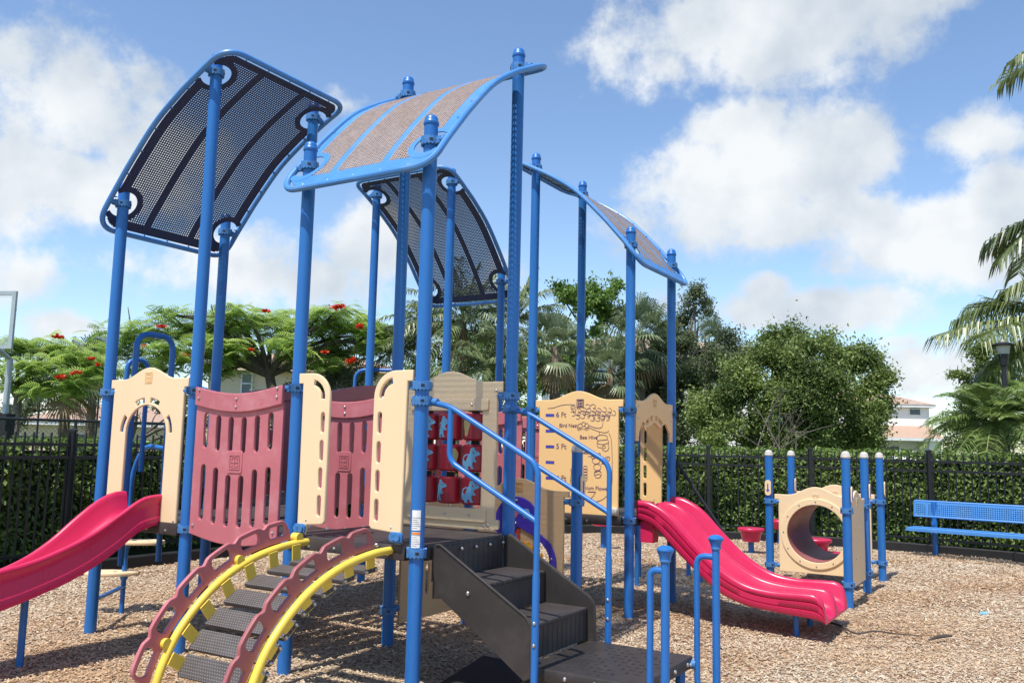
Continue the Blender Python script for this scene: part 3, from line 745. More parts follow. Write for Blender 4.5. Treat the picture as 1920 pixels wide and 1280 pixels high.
# grab loops at the landing
def grab(i0, j, w, lab):
    b = MB(); y = j*S; x0 = U(i0); x1 = x0+w
    b.tube([(x1, y, -.02), (x1, y, .985)], .0235, 'blue', 14)
    b.lathe([(.024, .95), (.030, .955), (.030, .972), (.042, .998), (.047, 1.008), (.045, 1.016), (.030, 1.028), (.014, 1.033), (.002, 1.034)], 'blue', 18, (x1, y, 0))
    b.lathe([(.026, .945), (.031, .95), (.031, .958), (.026, .963)], 'clampblue', 18, (x1, y, 0))
    b.tube(fillet([(x1, y, .90), (x0, y, .90), (x0, y, .12), (x1, y, .12)], .10, 8), .0185, 'blue', 12)
    b.tube([(x0-.055, y, .255), (x0-.005, y, .255)], .028, 'clampblue', 12); b.ball((x0-.03, y-.03, .255), .012, 'bolt', 6)
    o = b.build('grab_loop', ps); o['label'] = lab
grab(4.375, .13, .085, 'blue grab loop at the near corner of the landing platform'); grab(4.36, .86, .12, 'blue grab loop at the far corner of the landing platform')

# ---- arch climber
RJ = [.03, -.18, -.435, -.645, -.80, -.93, -1.01, -1.055, -1.075]; RZ = [.884, .877, .826, .735, .62, .478, .335, .2, -.02]
rp = np.array(cr_path([np.array([j*S, z]) for j, z in zip(RJ, RZ)], 10))
rl = np.r_[0, np.cumsum(np.linalg.norm(np.diff(rp, axis=0), axis=1))]; RL = rl[-1]
def Rp(s): return np.array([np.interp(s, rl, rp[:, 0]), np.interp(s, rl, rp[:, 1])])
def Rn(s):
    d = Rp(min(RL, s+.02))-Rp(max(0, s-.02)); d /= np.linalg.norm(d); return np.array([d[1], -d[0]]), d   # outward normal, tangent
ac = None
for i, lab in ((2.17, 'left'), (2.83, 'right')):
    b = MB()
    b.tube([(U(i), p[0], p[1]) for p in rp], .024, 'yellow', 14)
    b.tube([(U(i)-.012, .03*S, .884), (U(i)+.03, .03*S, .884)], .036, 'yellow', 16); b.ball((U(i)-.015, .03*S-.005, .884), .016, 'bolt', 6)
    for s in (.13*S, .62, 1.24):
        p = Rp(s); n, d = Rn(s); q = p+n*.035
        if i < 2.5: b.tube([(U(i)-.046, q[0], q[1]), (U(i)+.012, q[0], q[1])], .03, 'yellow', 16)
        b.ball((U(i)-.047, q[0], q[1]), .014, 'bolt', 6)
    rail_o = b.build('climber_rail', ps); rail_o['label'] = 'yellow curved rail on the %s of the arch climber' % lab
    b = MB(); s0, s1, n = .19, RL-.22, 6; seg = (s1-s0)/n
    ss = np.linspace(s0, s1, 97); topo = []; boto = []
    for s in ss:
        k = (s-s0)/seg; dist = abs(k-round(k))*seg; o = .162-.022*math.exp(-(dist/.022)**2)
        e = min(s-s0, s1-s); o -= max(0, .07-e)**2*16
        nn, d = Rn(s); p = Rp(s); topo.append(tuple(p+nn*o)); boto.append(tuple(p+nn*.026))
    holes = []
    for k in range(n):
        a, c = s0+k*seg+.05, s0+(k+1)*seg-.05; h = []
        q = np.linspace(a, c, 7)
        h += [(s, .062) for s in q]+[(c+.012, .085), (c+.010, .112)]+[(s, .133) for s in q[::-1]]+[(a-.012, .11), (a-.010, .085)]
        holes.append([tuple(Rp(s)+Rn(s)[0]*o) for s, o in h])
    b.prism(topo+boto[::-1], holes, TI(U(i)-.03), .026, 'maroon' if i < 2.5 else 'maroon_dark_shade', .006)
    g = b.build('climber_guard', ps); g['label'] = 'maroon scalloped guard with six slots on the %s of the arch climber' % lab
for k, s in enumerate((.20, .40, .60, .79, .97, 1.14, 1.31)):
    n, d = Rn(s); p = Rp(s)-n*.095; ang = math.atan2(-d[1], -d[0])*.92; w = .66*S-.07; dep = .127
    b = MB(); b.prism(rrect(-w/2, -dep/2, w/2, dep/2, .014), [], Matrix.Translation((0, 0, -.013)), .03, 'tread', .007)
    for y in (-.045, .045): b.ball((w/2, y, -.014), .012, 'bolt', 6); b.ball((-w/2, y, -.014), .012, 'bolt', 6)
    o = b.build('climber_tread', ps, mtx=Matrix.Translation((U(2.5), p[0], p[1])) @ Matrix.Rotation(ang, 4, 'X'))
    for sx in (-1, 1):
        b = MB(); T = Matrix.Translation((sx*(w/2-.006), 0, .0))
        b.prism([(-.036, -.03), (.036, -.03), (.036, .095), (-.036, .095)], [], T @ Matrix(((0,0,1,0),(1,0,0,0),(0,1,0,0),(0,0,0,1))), .008, 'yellow', .002)
        b.build('bracket', o)

# ---- slides
def spl(xs, ys, q): # smooth 1-d curve through points
    P = np.array(cr_path([np.array([x, y]) for x, y in zip(xs, ys)], 12)); o = np.argsort(P[:, 0]); return np.interp(q, P[o, 0], P[o, 1])
t = np.linspace(0, 2.0, 56)
tb = [-.02, .10, .22, .38, .60, .80, 1.1, 1.5, 2.0]; zb = [.925, .918, .84, .72, .60, .525, .44, .37, .335]
bed = spl(tb, zb, t)
nr = spl([-.05, .065, .18, .345, .53, .775, .97, 1.1, 1.5, 2.0], [1.12, 1.118, 1.09, .984, .866, .762, .706, .683, .60, .52], t)
fr_ = spl([-.05, .09, .232, .383, .56, .75, 1.0, 1.5, 2.0], [1.12, 1.118, 1.05, .933, .78, .665, .585, .50, .46], t)
ub = spl([-.05, .09, .25, .40, .653, .888, 1.08, 1.5, 2.0], [.895, .872, .807, .708, .59, .50, .458, .36, .30], t)
rings = []
xc, hw = U(.51), .235
for k in range(len(t)):
    v = -t[k]*S; zn, zf, z0, zu = nr[k], fr_[k], bed[k], min(ub[k], bed[k]-.03)
    xn, xf = xc+hw, xc-hw; r = .02
    sec = [(xn, zu+.01), (xn+.004, zu+(zn-zu)*.22), (xn-.004, zu+(zn-zu)*.26), (xn-.002, zu+(zn-zu)*.62), (xn-.008, zu+(zn-zu)*.66), (xn+.004, zn-.045), (xn+.012, zn-.03), (xn+.014, zn-.012), (xn+.004, zn), (xn-.012, zn), (xn-.024, zn-.012), (xn-.032, zn-.04), (xn-.05, z0+.09), (xn-.085, z0+.03), (xn-.14, z0+.006), (xc, z0),
           (xf+.14, z0+.006), (xf+.085, z0+.03), (xf+.05, z0+.07), (xf+.032, zf-.04), (xf+.024, zf-.012), (xf+.012, zf), (xf-.004, zf), (xf-.014, zf-.012), (xf-.012, zf-.03), (xf-.002, zf-.06), (xf, zu+.01), (xf+.06, zu-.004), (xn-.06, zu-.004)]
    rings.append([(x, v, z) for x, z in sec])
b = MB(); b.loft(rings, 'slide')
sl = b.build('slide', ps, sharp=60); sl['label'] = 'single crimson slide running down to the left edge of the view'
b = MB(); b.tube([(U(.5), -.80*S, -.02), (U(.5), -.80*S, .51)], .024, 'blue', 12); b.build('slide_leg', sl)
b = MB(); b.box((U(.5)-.12, -1.75*S-.03, -.02), (U(.5)-.08, -1.75*S+.03, .34), 'blue'); b.box((U(.5)+.08, -1.75*S-.03, -.02), (U(.5)+.12, -1.75*S+.03, .34), 'blue'); b.build('slide_leg', sl)
# double slide
t = np.r_[np.linspace(3.03, 4.44, 46), np.linspace(4.46, 4.60, 16)]
rim = spl([3.02, 3.05, 3.16, 3.33, 3.52, 3.72, 3.95, 4.17, 4.44, 4.53, 4.58, 4.60], [1.066, 1.066, 1.052, .955, .755, .56, .415, .372, .378, .368, .315, .20], t)
und = spl([3.02, 3.185, 3.34, 3.52, 3.75, 3.97, 4.23, 4.50, 4.58, 4.6], [.90, .84, .683, .51, .315, .228, .195, .175, .155, .145], t)
bed = spl([3.02, 3.12, 3.24, 3.38, 3.55, 3.75, 3.97, 4.20, 4.42, 4.53, 4.58, 4.60], [.925, .912, .84, .70, .53, .36, .268, .236, .228, .196, .165, .15], t)
mid = spl([3.02, 3.08, 3.2, 3.34, 3.52, 3.72, 3.95, 4.17, 4.44, 4.53, 4.58, 4.60], [1.0, 1.03, 1.03, .95, .765, .57, .42, .372, .368, .352, .29, .19], t)
yn, yf, ym = U(3.09), U(3.945), U(3.52)
rings = []
for k in range(len(t)):
    x = t[k]*S; zr, zu, z0, zm = rim[k], und[k], bed[k], mid[k]
    zu = min(zu, z0-.012); zr = max(zr, z0+.012); zm = max(zm, z0+.01); h = zr-zu; r = min(.03, (zr-z0)*.45); d = min(1, (zr-z0)/.1)
    wl = lambda f, dy: (yn+dy, zu+h*f)
    near = [(yn+.01, zu), wl(.10, -.002), wl(.30, -.006), wl(.335, .006), wl(.37, -.006), wl(.62, -.008), wl(.655, .006), wl(.69, -.010), (yn-.014, zr-r), (yn-.008, zr-r*.35), (yn+.008, zr), (yn+.03, zr), (yn+.046, zr-r*.4), (yn+.054, zr-r)]
    bedp = [(yn+.064, z0+.06*d), (yn+.08, z0+.02*d), (yn+.115, z0+.002), ((yn+ym)/2, z0), (ym-.10, z0+.002), (ym-.068, z0+.02*d), (ym-.05, z0+.06*d), (ym-.033, zm-min(.02, (zm-z0)*.4)), (ym-.018, zm), (ym+.018, zm), (ym+.033, zm-min(.02, (zm-z0)*.4)), (ym+.05, z0+.06*d), (ym+.068, z0+.02*d), (ym+.10, z0+.002), ((yf+ym)/2, z0), (yf-.115, z0+.002), (yf-.08, z0+.02*d), (yf-.064, z0+.06*d)]
    far = [(2*yn-y+(yf-yn), z) for y, z in near[::-1]]
    if d < 1: bedp = [(y, min(max(z, z0), max(zr, zm))) for y, z in bedp]
    rings.append([(x, y, z) for y, z in near+bedp+far])
b = MB(); b.loft(rings, 'slide')
for y in (yn+.12, yf-.12): b.box((U(3.0)+.05, y-.07, .68), (U(3.0)+.17, y+.07, .87), 'slide')
sl = b.build('slide', ps, sharp=60); sl['label'] = 'double crimson slide with a middle divider on the right of the structure'
for y in (yn+.2, yf-.2):
    b = MB(); b.tube([(U(4.33), y, -.02), (U(4.33), y, .2)], .024, 'blue', 12); b.build('slide_leg', sl)

# ---- pod climber left of the slide deck, pipe loops, far climber
b = MB(); x, y = U(-.47), U(.58)
b.tube([(x, y, -.02), (x, y, 1.05)]+[(x+.25*(1-math.cos(a)), y, 1.05+.42*math.sin(a)) for a in np.linspace(.1, 1.5, 8)]+[(U(-.02), y, 1.45)], .021, 'blue', 12)
b.tube([(x, y, .235), (U(0), U(.02), .255)], .017, 'blue', 10)
pc = b.build('pod_climber', ps); pc['label'] = 'blue pole climber with cream steps left of the slide deck'
def pod(z, a):
    o = MB(); poly = [(.23*math.cos(q)*(1+.12*math.cos(3*q)), .115*math.sin(q)) for q in np.linspace(0, 6.283, 25)[:-1]]
    o.prism(poly, [slot(.05, -.04, .04, .025), slot(-.08, -.04, .04, .025)], Matrix.Translation((x, y, z)) @ Matrix.Rotation(R(a), 4, 'Z') @ Matrix.Translation((-.12, 0, 0)), .035, 'cream', .012)
    o.tube([(x, y, z-.05), (x, y, z-.02)], .032, 'clampblue', 12); o.build('step', pc)
pod(.35, 40); pod(.62, 215); pod(.88, 40)
def loop(name, p0, p1, zt, zb, r, lab, hook=False):
    b = MB(); p0, p1 = np.array(p0, float), np.array(p1, float)
    pts = [(*p0, zb), (*p0, zt), (*p1, zt), (*p1, zb)]
    b.tube(fillet(pts, .13, 9), r, 'blue', 12); o = b.build(name, ps); o['label'] = lab
loop('pipe_loop', (0, U(.21)), (0, U(.545)), 2.42, .5, .025, 'large blue pipe loop rising behind the left slide panel')
loop('pipe_loop', (U(-.2), U(.28)), (U(-.2), U(.47)), 2.215, 1.25, .02, 'small blue pipe loop beside the large one')
loop('pipe_loop', (U(-.2), U(3)), (U(.3), U(3.25)), 2.37, 1.0, .02, 'low blue pipe loop behind the right hand-hold panel')
b = MB()
for p in ((1.579, 10.616), (2.217, 10.838), (2.253, 10.348), (1.465, 10.008)):
    d = np.array(p)-np.array([OX, OY]); b.tube([(d@E1, d@E2, -.02), (d@E1, d@E2, .78)], .028, 'blue', 10)
q = [np.array(p)-np.array([OX, OY]) for p in ((1.579, 10.616), (2.217, 10.838), (2.253, 10.348), (1.465, 10.008))]; q = [(v@E1, v@E2) for v in q]
for k in range(4): b.tube([(*q[k], .76), (*q[(k+1) % 4], .76)], .02, 'blue', 10)
o = b.build('rear_climber', ps); o['label'] = 'low blue pipe frame behind the double slide deck'
b = MB(); b.tube(fillet([(U(2.68), U(4.02), 1.02), (U(2.68), U(4.02), 1.42), (U(2.66), U(4.02), 1.5), (U(2.66), U(4.02), 1.8)], .06), .018, 'blue', 10); b.build('grab_pipe', ps)
b = MB(); b.tube([(U(3.03), U(4.04), 1.43), (U(3.27), U(4.04), 1.07), (U(3.62), U(4.04), .55), (U(3.95), U(4.04), .03)], .017, 'black', 10); o = b.build('climbing_pole', ps); o['label'] = 'thin dark pole slanting down behind the double slide'

# ================================================================== TUNNEL PLAY UNIT
QX, QY = 3.443, 8.952
tu = empty('tunnel_play_unit', (QX, QY, 0), TH)
tag(tu, 'low cream play unit with a round crawl tunnel between five white-capped blue posts', 'play unit')
TP = {}
def tpost(i, j):
    o = post_mb(1.535, .045, 'cap').build('post', tu, (i*S, j*S, 0)); TP[(i, j)] = o
for p in ((0,0),(0,1),(0,2),(-1,1),(-1,2)): tpost(*p)
for p, az in {(0,0):(90,),(0,1):(-90,),(0,2):(180,),(-1,1):(0,),(-1,2):(0,)}.items():
    for z in (.235, .965): clamp(TP[p], z, az[0], .115)
def tpanel(T, hole, lab):
    b = MB(); x0, x1 = .06*S, .94*S; c = S/2
    hs = [arc(c, .62, .325, 0, 360, 49)[:-1]] if hole else []
    b.prism(eared(x0, x1, .17, 1.05, .10, ze=.99), hs, T, .022, 'cream', .007)
    b.prism(rrect(c-.045, 1.045, c+.045, 1.075, .01), [], T @ Matrix.Translation((0, 0, .011)), .006, 'cream', .002)
    emblem(b, T @ Matrix.Translation((0, 0, .012)), c, 1.03, .085, 'cream')
    if hole:
        b.prism(arc(c, .62, .40, 0, 360, 49)[:-1], [arc(c, .62, .325, 0, 360, 49)[:-1]], T @ Matrix.Translation((0, 0, .017)), .022, 'cream', .007)
        bolts(b, T, [(c+.365*math.cos(a), .62+.365*math.sin(a)) for a in np.linspace(0, 2*math.pi, 13)[:-1]], .027, .010)
    else: bolts(b, T, [(c+k, z) for k in (-.12, .1) for z in (.45, .62, .75)], .012, .008)
    o = b.build('tunnel_panel' if hole else 'side_panel', tu); o['label'] = lab
tpanel(TJ(S-.005) @ Matrix.Translation((-S, 0, 0)), True, 'front cream panel with the round tunnel opening')
tpanel(TJ(2*S+.005) @ Matrix.Translation((-S, 0, 0)), True, 'rear cream panel at the far end of the tunnel')
tpanel(TI(-.005), False, 'cream side panel seen edge-on')
b = MB()
rg2 = [[(-S/2+rr_*math.cos(a), yy, .62+rr_*math.sin(a)) for a in np.linspace(0, 2*math.pi, 41)[:-1]] for yy, rr_ in [(S, .322)]+[(S+.1+k*.085, .322+(.008 if k % 2 else 0)) for k in range(11)]+[(2*S, .322)]]
b.loft(rg2, 'maroon_dark_shade', caps=False); b.loft([[((p[0]+S/2)*1.04-S/2, p[1], (p[2]-.62)*1.04+.62) for p in r] for r in rg2], 'maroon_dark_shade', caps=False)
b.build('crawl_tunnel', tu)
for p in TP.values():
    b = MB(); a = Matrix.Rotation(R(-90 if p is TP[(-1, 1)] else 0), 4, 'Z')
    b.prism(rrect(-.036, 1.03, .036, 1.21, .034), [], a @ TI(.045+.008), .012, 'cream', .003); b.prism(rrect(-.007, 1.07, .007, 1.17, .006), [], a @ TI(.045+.0145), .003, 'tickblue', .0008)
    b.prism([(-.022, 1.085), (.022, 1.085), (0, 1.12)], [], a @ TI(.045+.0145), .0028, 'tickblue', .0006)
    b.build('plaque', p)

# ================================================================== STEPPING PODS
def stool(x, y, zt, rad, lab, h=.2):
    o = MB(); o.lathe([(rad*.62, zt-h), (rad*.66, zt-h+.02), (rad*.8, zt-.055), (rad*.97, zt-.045), (rad, zt-.03), (rad, zt-.012), (rad*.95, zt), (rad*.5, zt+.006), (.002, zt+.007)], 'slide', 28)
    e = empty('stepping_pod', (x, y, 0)); o.build('seat', e)
    p = MB(); p.tube([(0, 0, -.02), (0, 0, zt-h+.01)], .045, 'blue', 12); p.build('leg', e)
    tag(e, lab, 'stepping pod', 'red stepping pods behind the tunnel unit')
for (px, py, z, r_, lab, h) in ((1132, 978, .42, .19, 'red stepping pod on a thin blue leg under the height chart deck, farthest left', .06), (1408, 989, .40, .20, 'red stepping pod standing between the double slide and the tunnel unit', .2),
    (1531, 1009, .385, .20, 'tall red stepping pod seen through the round tunnel opening', .2), (1553, 1035, .20, .22, 'low flat red stepping pod seen at the bottom of the tunnel opening', .1), (1462, 974, .40, .2, 'red stepping pod mostly hidden behind the left edge of the cream tunnel panel', .15)):
    w = atz(px, py, z); stool(w[0], w[1], z, r_, lab, h)

# ================================================================== GROUND, KERB
def mesh_np(name, V, F, mats, tint=None, smooth=False, parent=None, mi=None):
    V = np.asarray(V, np.float32); F = np.asarray(F, np.int32); k = F.shape[1]
    me = bpy.data.meshes.new(name); me.vertices.add(len(V)); me.vertices.foreach_set('co', V.ravel())
    me.loops.add(F.size); me.loops.foreach_set('vertex_index', F.ravel())
    me.polygons.add(len(F)); me.polygons.foreach_set('loop_start', np.arange(0, F.size, k, dtype=np.int32))
    me.polygons.foreach_set('use_smooth', np.full(len(F), smooth))
    for m in mats: me.materials.append(M[m] if isinstance(m, str) else m)
    if mi is not None: me.polygons.foreach_set('material_index', np.asarray(mi, np.int32))
    if tint is not None:
        a = me.attributes.new('tint', 'FLOAT', 'FACE'); a.data.foreach_set('value', np.asarray(tint, np.float32))
    me.update(calc_edges=True); o = bpy.data.objects.new(name, me); COL.objects.link(o)
    if parent: o.parent = parent
    return o
kerb_pts = [(-9.5, 1.5), (-7.6, 4.6), (-5.75, 8.25), (-4.46, 10.47), (-3.3, 12.1), (-1.6, 14.4), (0, 15.6), (1.825, 16.08), (3.445, 15.55), (5.15, 14.95), (6.07, 14.42), (6.64, 13.96), (7.615, 13.05), (9.6, 10.9), (12.5, 7.2), (14, 2)]
bd = cr_path([np.array(p) for p in kerb_pts], 4)
b = MB(); b.add([(-600, -300, -.12), (600, -300, -.12), (600, 900, -.12), (-600, 900, -.12)], [(0, 1, 2, 3)], 'grass'); b.build('ground')['kind'] = 'structure'
# mulch bed: gently uneven sheet
poly = [tuple(p) for p in bd]+[(14, -6), (-9.5, -6)]
from mathutils import noise as mn
HOLL = [(*gw(4.8, 3.5)[:2], .6, .025), (*gw(.5, -2.1)[:2], .5, .02), (*gw(2.5, -1.3)[:2], .45, .02), (*gw(4.7, .3)[:2], .5, .02), (2.2, 12.5, 1.2, -.05), (6.2, 10.6, 1.4, -.05), (-2.6, 10.8, 1.0, -.05)]
def hz(x, y): return -sum(d*math.exp(-((x-a)**2+(y-c)**2)/(2*r*r)) for a, c, r, d in HOLL)+ .03*(mn.noise((x*.9, y*.9, 0))) + .012*mn.noise((x*4, y*4, 3))
def inpoly(x, y, pl):
    ins = np.zeros(len(x), bool); n = len(pl)
    for k in range(n):
        (x0, y0), (x1, y1) = pl[k], pl[(k+1) % n]
        c = ((y0 > y) != (y1 > y)) & (x < (x1-x0)*(y-y0)/(y1-y0+1e-12)+x0); ins ^= c
    return ins
gx = np.arange(-10, 14.01, .2); gy_ = np.arange(-6, 16.61, .2); vid = {}; V = []; F = []
XX, YY = np.meshgrid(gx, gy_, indexing='ij'); inn = inpoly(XX.ravel(), YY.ravel(), poly).reshape(XX.shape)
H = np.array([[hz(x, y) for y in gy_] for x in gx])
idx = -np.ones(XX.shape, int); keep = np.zeros(XX.shape, bool)
cells = inn[:-1, :-1] | inn[1:, :-1] | inn[:-1, 1:] | inn[1:, 1:]
for a, c in zip(*np.nonzero(cells)):
    q = []
    for da, dc in ((0, 0), (1, 0), (1, 1), (0, 1)):
        if idx[a+da, c+dc] < 0: idx[a+da, c+dc] = len(V); V.append((gx[a+da], gy_[c+dc], H[a+da, c+dc]))
        q.append(idx[a+da, c+dc])
    F.append(q)
mo = mesh_np('mulch', V, F, ['mulch'], smooth=True); mo['kind'] = 'structure'
# loose wood chips lying on it
def chips():
    n = 390000
    r = 4.4+rng.random(n)**1.2*11.5; a = rng.uniform(-.62, .62, n); x = r*np.sin(a)*1.02; y = r*np.cos(a)
    ok = inpoly(x, y, poly); x, y = x[ok], y[ok]; n = len(x); r = np.hypot(x, y)
    ix = np.clip((x+10)/.2, 0, len(gx)-2); iy = np.clip((y+6)/.2, 0, len(gy_)-2); i0, j0 = ix.astype(int), iy.astype(int); fx, fy = ix-i0, iy-j0
    z = H[i0, j0]*(1-fx)*(1-fy)+H[i0+1, j0]*fx*(1-fy)+H[i0, j0+1]*(1-fx)*fy+H[i0+1, j0+1]*fx*fy
    l = rng.uniform(.005, .0185, n)*(.85+r*.03); w = rng.uniform(.002, .0052, n)*(.8+r*.06); th = rng.uniform(0, math.pi, n)
    big = rng.random(n) < .012; l[big] *= 1.8; w[big] *= 1.5
    tx = rng.normal(0, .22, n); ty = rng.normal(0, .25, n)
    d = np.c_[np.cos(th), np.sin(th), tx]*l[:, None]; e = np.c_[-np.sin(th), np.cos(th), ty]*w[:, None]
    c = np.c_[x, y, z+.003+rng.random(n)*.012]
    V = np.stack([c-d-e*.6, c+d*.9-e, c+d+e*.7, c-d*.8+e], 1).reshape(-1, 3)
    patch = np.array([mn.noise((px*.5, py*.8, 9.)) + .5*mn.noise((px*1.7, py*1.7, 4.)) for px, py in zip(x, y)])
    t = np.clip(.60+.14*patch+rng.normal(0, .17, n), 0, 1); t[rng.random(n) < .035] = .03
    org = rng.random(n) < np.clip(.30-.9*patch, .05, .85)
    return V, np.arange(4*n).reshape(-1, 4), t, org.astype(int)
V, F, t_, mi_ = chips(); mesh_np('wood_chips', V, F, ['chip', 'chipo'], t_, mi=mi_)['kind'] = 'stuff'
# black plastic kerb, in jointed lengths
b = MB(); P = cr_path([np.array(p) for p in kerb_pts], 10); d = np.r_[0, np.cumsum([np.linalg.norm(q-p) for p, q in zip(P, P[1:])])]
PX = np.array(P); k = .0
while k+1.22 < d[-1]:
    rings = []
    for s in np.linspace(k+.01, k+1.21, 5):
        p = np.array([np.interp(s, d, PX[:, 0]), np.interp(s, d, PX[:, 1])]); q = np.array([np.interp(s+.05, d, PX[:, 0]), np.interp(s+.05, d, PX[:, 1])]); tt = (q-p)/np.linalg.norm(q-p); nn = np.array([-tt[1], tt[0]])
        rings.append([(*(p+nn*o), z) for o, z in ((-.03, -.08), (-.03, .135), (-.018, .15), (.055, .15), (.07, .135), (.07, -.08))])
    b.loft(rings, 'kerbm')
    p = np.array([np.interp(k, d, PX[:, 0]), np.interp(k, d, PX[:, 1])]); b.tube([(*p, -.05), (*p, .142)], .045, 'kerbm', 8)
    k += 1.22
b.build('kerb')['kind'] = 'structure'
b = MB(); p0, p1, p2, p3 = atz(820, 1300), atz(905, 1243), atz(1000, 1262), atz(940, 1330)
b.prism([tuple(p[:2]) for p in (p0, p3, p2, p1)], [], Matrix.Translation((0, 0, .045)), .03, 'rubber', .01)
tag(b.build('rubber_mat'), 'black rubber wear mat lying on the mulch under the stairs', 'mat')
w = atz(1770, 1199); b = MB(); b.tube([(w[0]-.16, w[1]-.07, .012), (w[0]-.05, w[1]-.01, .03), (w[0]+.07, w[1]+.01, .035)], [.008, .017, .012], 'barkd', 8)
tag(b.build('bark_stick'), 'dark stick of bark lying on the mulch at the lower right', 'stick')
pts = [atz(x, y)[:2] for x, y in ((1540, 1165), (1575, 1176), (1605, 1190), (1640, 1187), (1680, 1190), (1730, 1197))]
b = MB(); q = cr_path([np.r_[p, .018+.01*math.sin(3*k)] for k, p in enumerate(pts)], 5); b.tube(q, [.012-.008*k/len(q) for k in range(len(q))], 'barkd', 7)
tag(b.build('tree_root'), 'thin dark root snaking out of the mulch by the double slide', 'root')
w = atz(1846, 1155); b = MB(); T = Matrix.Translation((w[0], w[1], .03)) @ Matrix.Rotation(.5, 4, 'Z') @ Matrix.Rotation(.3, 4, 'X')
b.prism([(-.07, -.015), (-.02, -.035), (.06, -.02), (.075, .01), (.02, .03), (-.05, .02)], [], T, .012, 'animal', .004); b.prism([(.03, -.02), (.13, -.015), (.12, .02), (.04, .02)], [], T, .006, 'paper', .002)
tag(b.build('litter'), 'crumpled pale blue scrap of litter on the mulch', 'litter')

# ================================================================== BENCH
a0 = at(1712, 966, 13.9); dirb = np.array([.745, -.667]); dirb /= np.linalg.norm(dirb); nb_ = np.array([-dirb[1], dirb[0]])
be = empty('bench', (a0[0], a0[1], 0), math.atan2(dirb[1], dirb[0]))
tag(be, 'blue perforated metal park bench standing in front of the fence', 'bench')
def perfplate(L, W, nm, mtx, r=.02):
    b = MB(); p = .03; na, nc = int((L-.08)/p), int((W-.06)/p); vs = []; fs = []
    xs = [-.0]+sum([[.04+k*p, .04+k*p+.016] for k in range(na)], [])+[L]; ys = [0]+sum([[.03+k*p, .03+k*p+.016] for k in range(nc)], [])+[W]
    for x in xs:
        for y in ys: vs.append((x, y, 0))
    n = len(ys)
    for i in range(len(xs)-1):
        for j in range(n-1):
            if i % 2 and j % 2 and not (10 < i < 13) : continue
            fs.append((i*n+j, (i+1)*n+j, (i+1)*n+j+1, i*n+j+1))
    b.add(vs, fs, 'roofblue'); b.add([(x, y, -.004) for x, y, z in vs], [f[::-1] for f in fs], 'roofblue')
    b.tube([(r, r*.5, -.01), (L-r, r*.5, -.01), (L-r, W-r*.5, -.01), (r, W-r*.5, -.01)], .016, 'roofblue', 8, closed=True)
    return b.build(nm, be, mtx=mtx)
perfplate(2.9, .255, 'backrest', Matrix.Translation((0, .02, .585)) @ Matrix.Rotation(R(82), 4, 'X'))
perfplate(2.9, .30, 'seat', Matrix.Translation((-.0, -.36, .435)))
b = MB(); b.box((0.0, -.37, .385), (2.9, -.35, .43), 'roofblue'); b.build('seat_edge', be)
for x in (.30, 2.55):
    b = MB(); b.tube([(x, 0.06, -.03), (x, .06, .62), (x, .05, .82)], .04, 'blue', 14)
    b.tube([(x, .06, .36), (x, -.3, .41)], .024, 'blue', 10); b.tube([(x-.002, .0, .50), (x, -.002, .50)], .04, 'blue', 10); b.tube([(x, .01, .355), (x, -.01, .355)], .05, 'blue', 10)
    b.build('leg', be)

# ================================================================== FENCES
FP = [(-8.35, 4.4), (-6.35, 8.1), (-5.36, 10.7), (-3.9, 13.0), (-2.1, 15.2), (.3, 16.5), (2.0, 16.75), (3.72, 16.35), (5.42, 15.75), (7.02, 14.62), (8.45, 13.2), (9.9, 11.55), (11.6, 9.3)]
def fence_run(pts, label):
    b0 = empty('fence', (*pts[0], 0)); o0 = np.array(pts[0])
    for k, p in enumerate(pts):
        q = np.array(p)-o0; b = MB(); T = Matrix.Translation((q[0], q[1], 0))
        b.box((-.032, -.032, -.05), (.032, .032, 1.60), 'black', T); b.add([T @ Vector(v) for v in ((-.042, -.042, 1.60), (.042, -.042, 1.60), (.042, .042, 1.60), (-.042, .042, 1.60), (-.042, -.042, 1.625), (.042, -.042, 1.625), (.042, .042, 1.625), (-.042, .042, 1.625), (0, 0, 1.645))], [(0,3,2,1),(0,1,5,4),(1,2,6,5),(2,3,7,6),(3,0,4,7),(4,5,8),(5,6,8),(6,7,8),(7,4,8)], 'black')
        b.build('fence_post', b0)
    for p, q in zip(pts, pts[1:]):
        p, q = np.array(p)-o0, np.array(q)-o0; L = np.linalg.norm(q-p); d = (q-p)/L; b = MB()
        T = Matrix(((d[0], -d[1], 0, p[0]), (d[1], d[0], 0, p[1]), (0, 0, 1, 0), (0, 0, 0, 1)))
        for z in (1.44, 1.285, .17): b.box((.032, -.019, z-.019), (L-.032, .019, z+.019), 'black', T)
        n = int(L/.117)
        for k in range(n):
            x = (k+.5)*L/n; b.box((x-.009, -.009, .09), (x+.009, .009, 1.58), 'black', T)
        b.build('picket_panel', b0)
    tag(b0, label, 'fence')
fence_run(FP[:6], 'black metal picket fence along the left side of the mulch behind the single slide')
fence_run(FP[5:], 'black metal picket fence behind the bench and the tunnel unit')
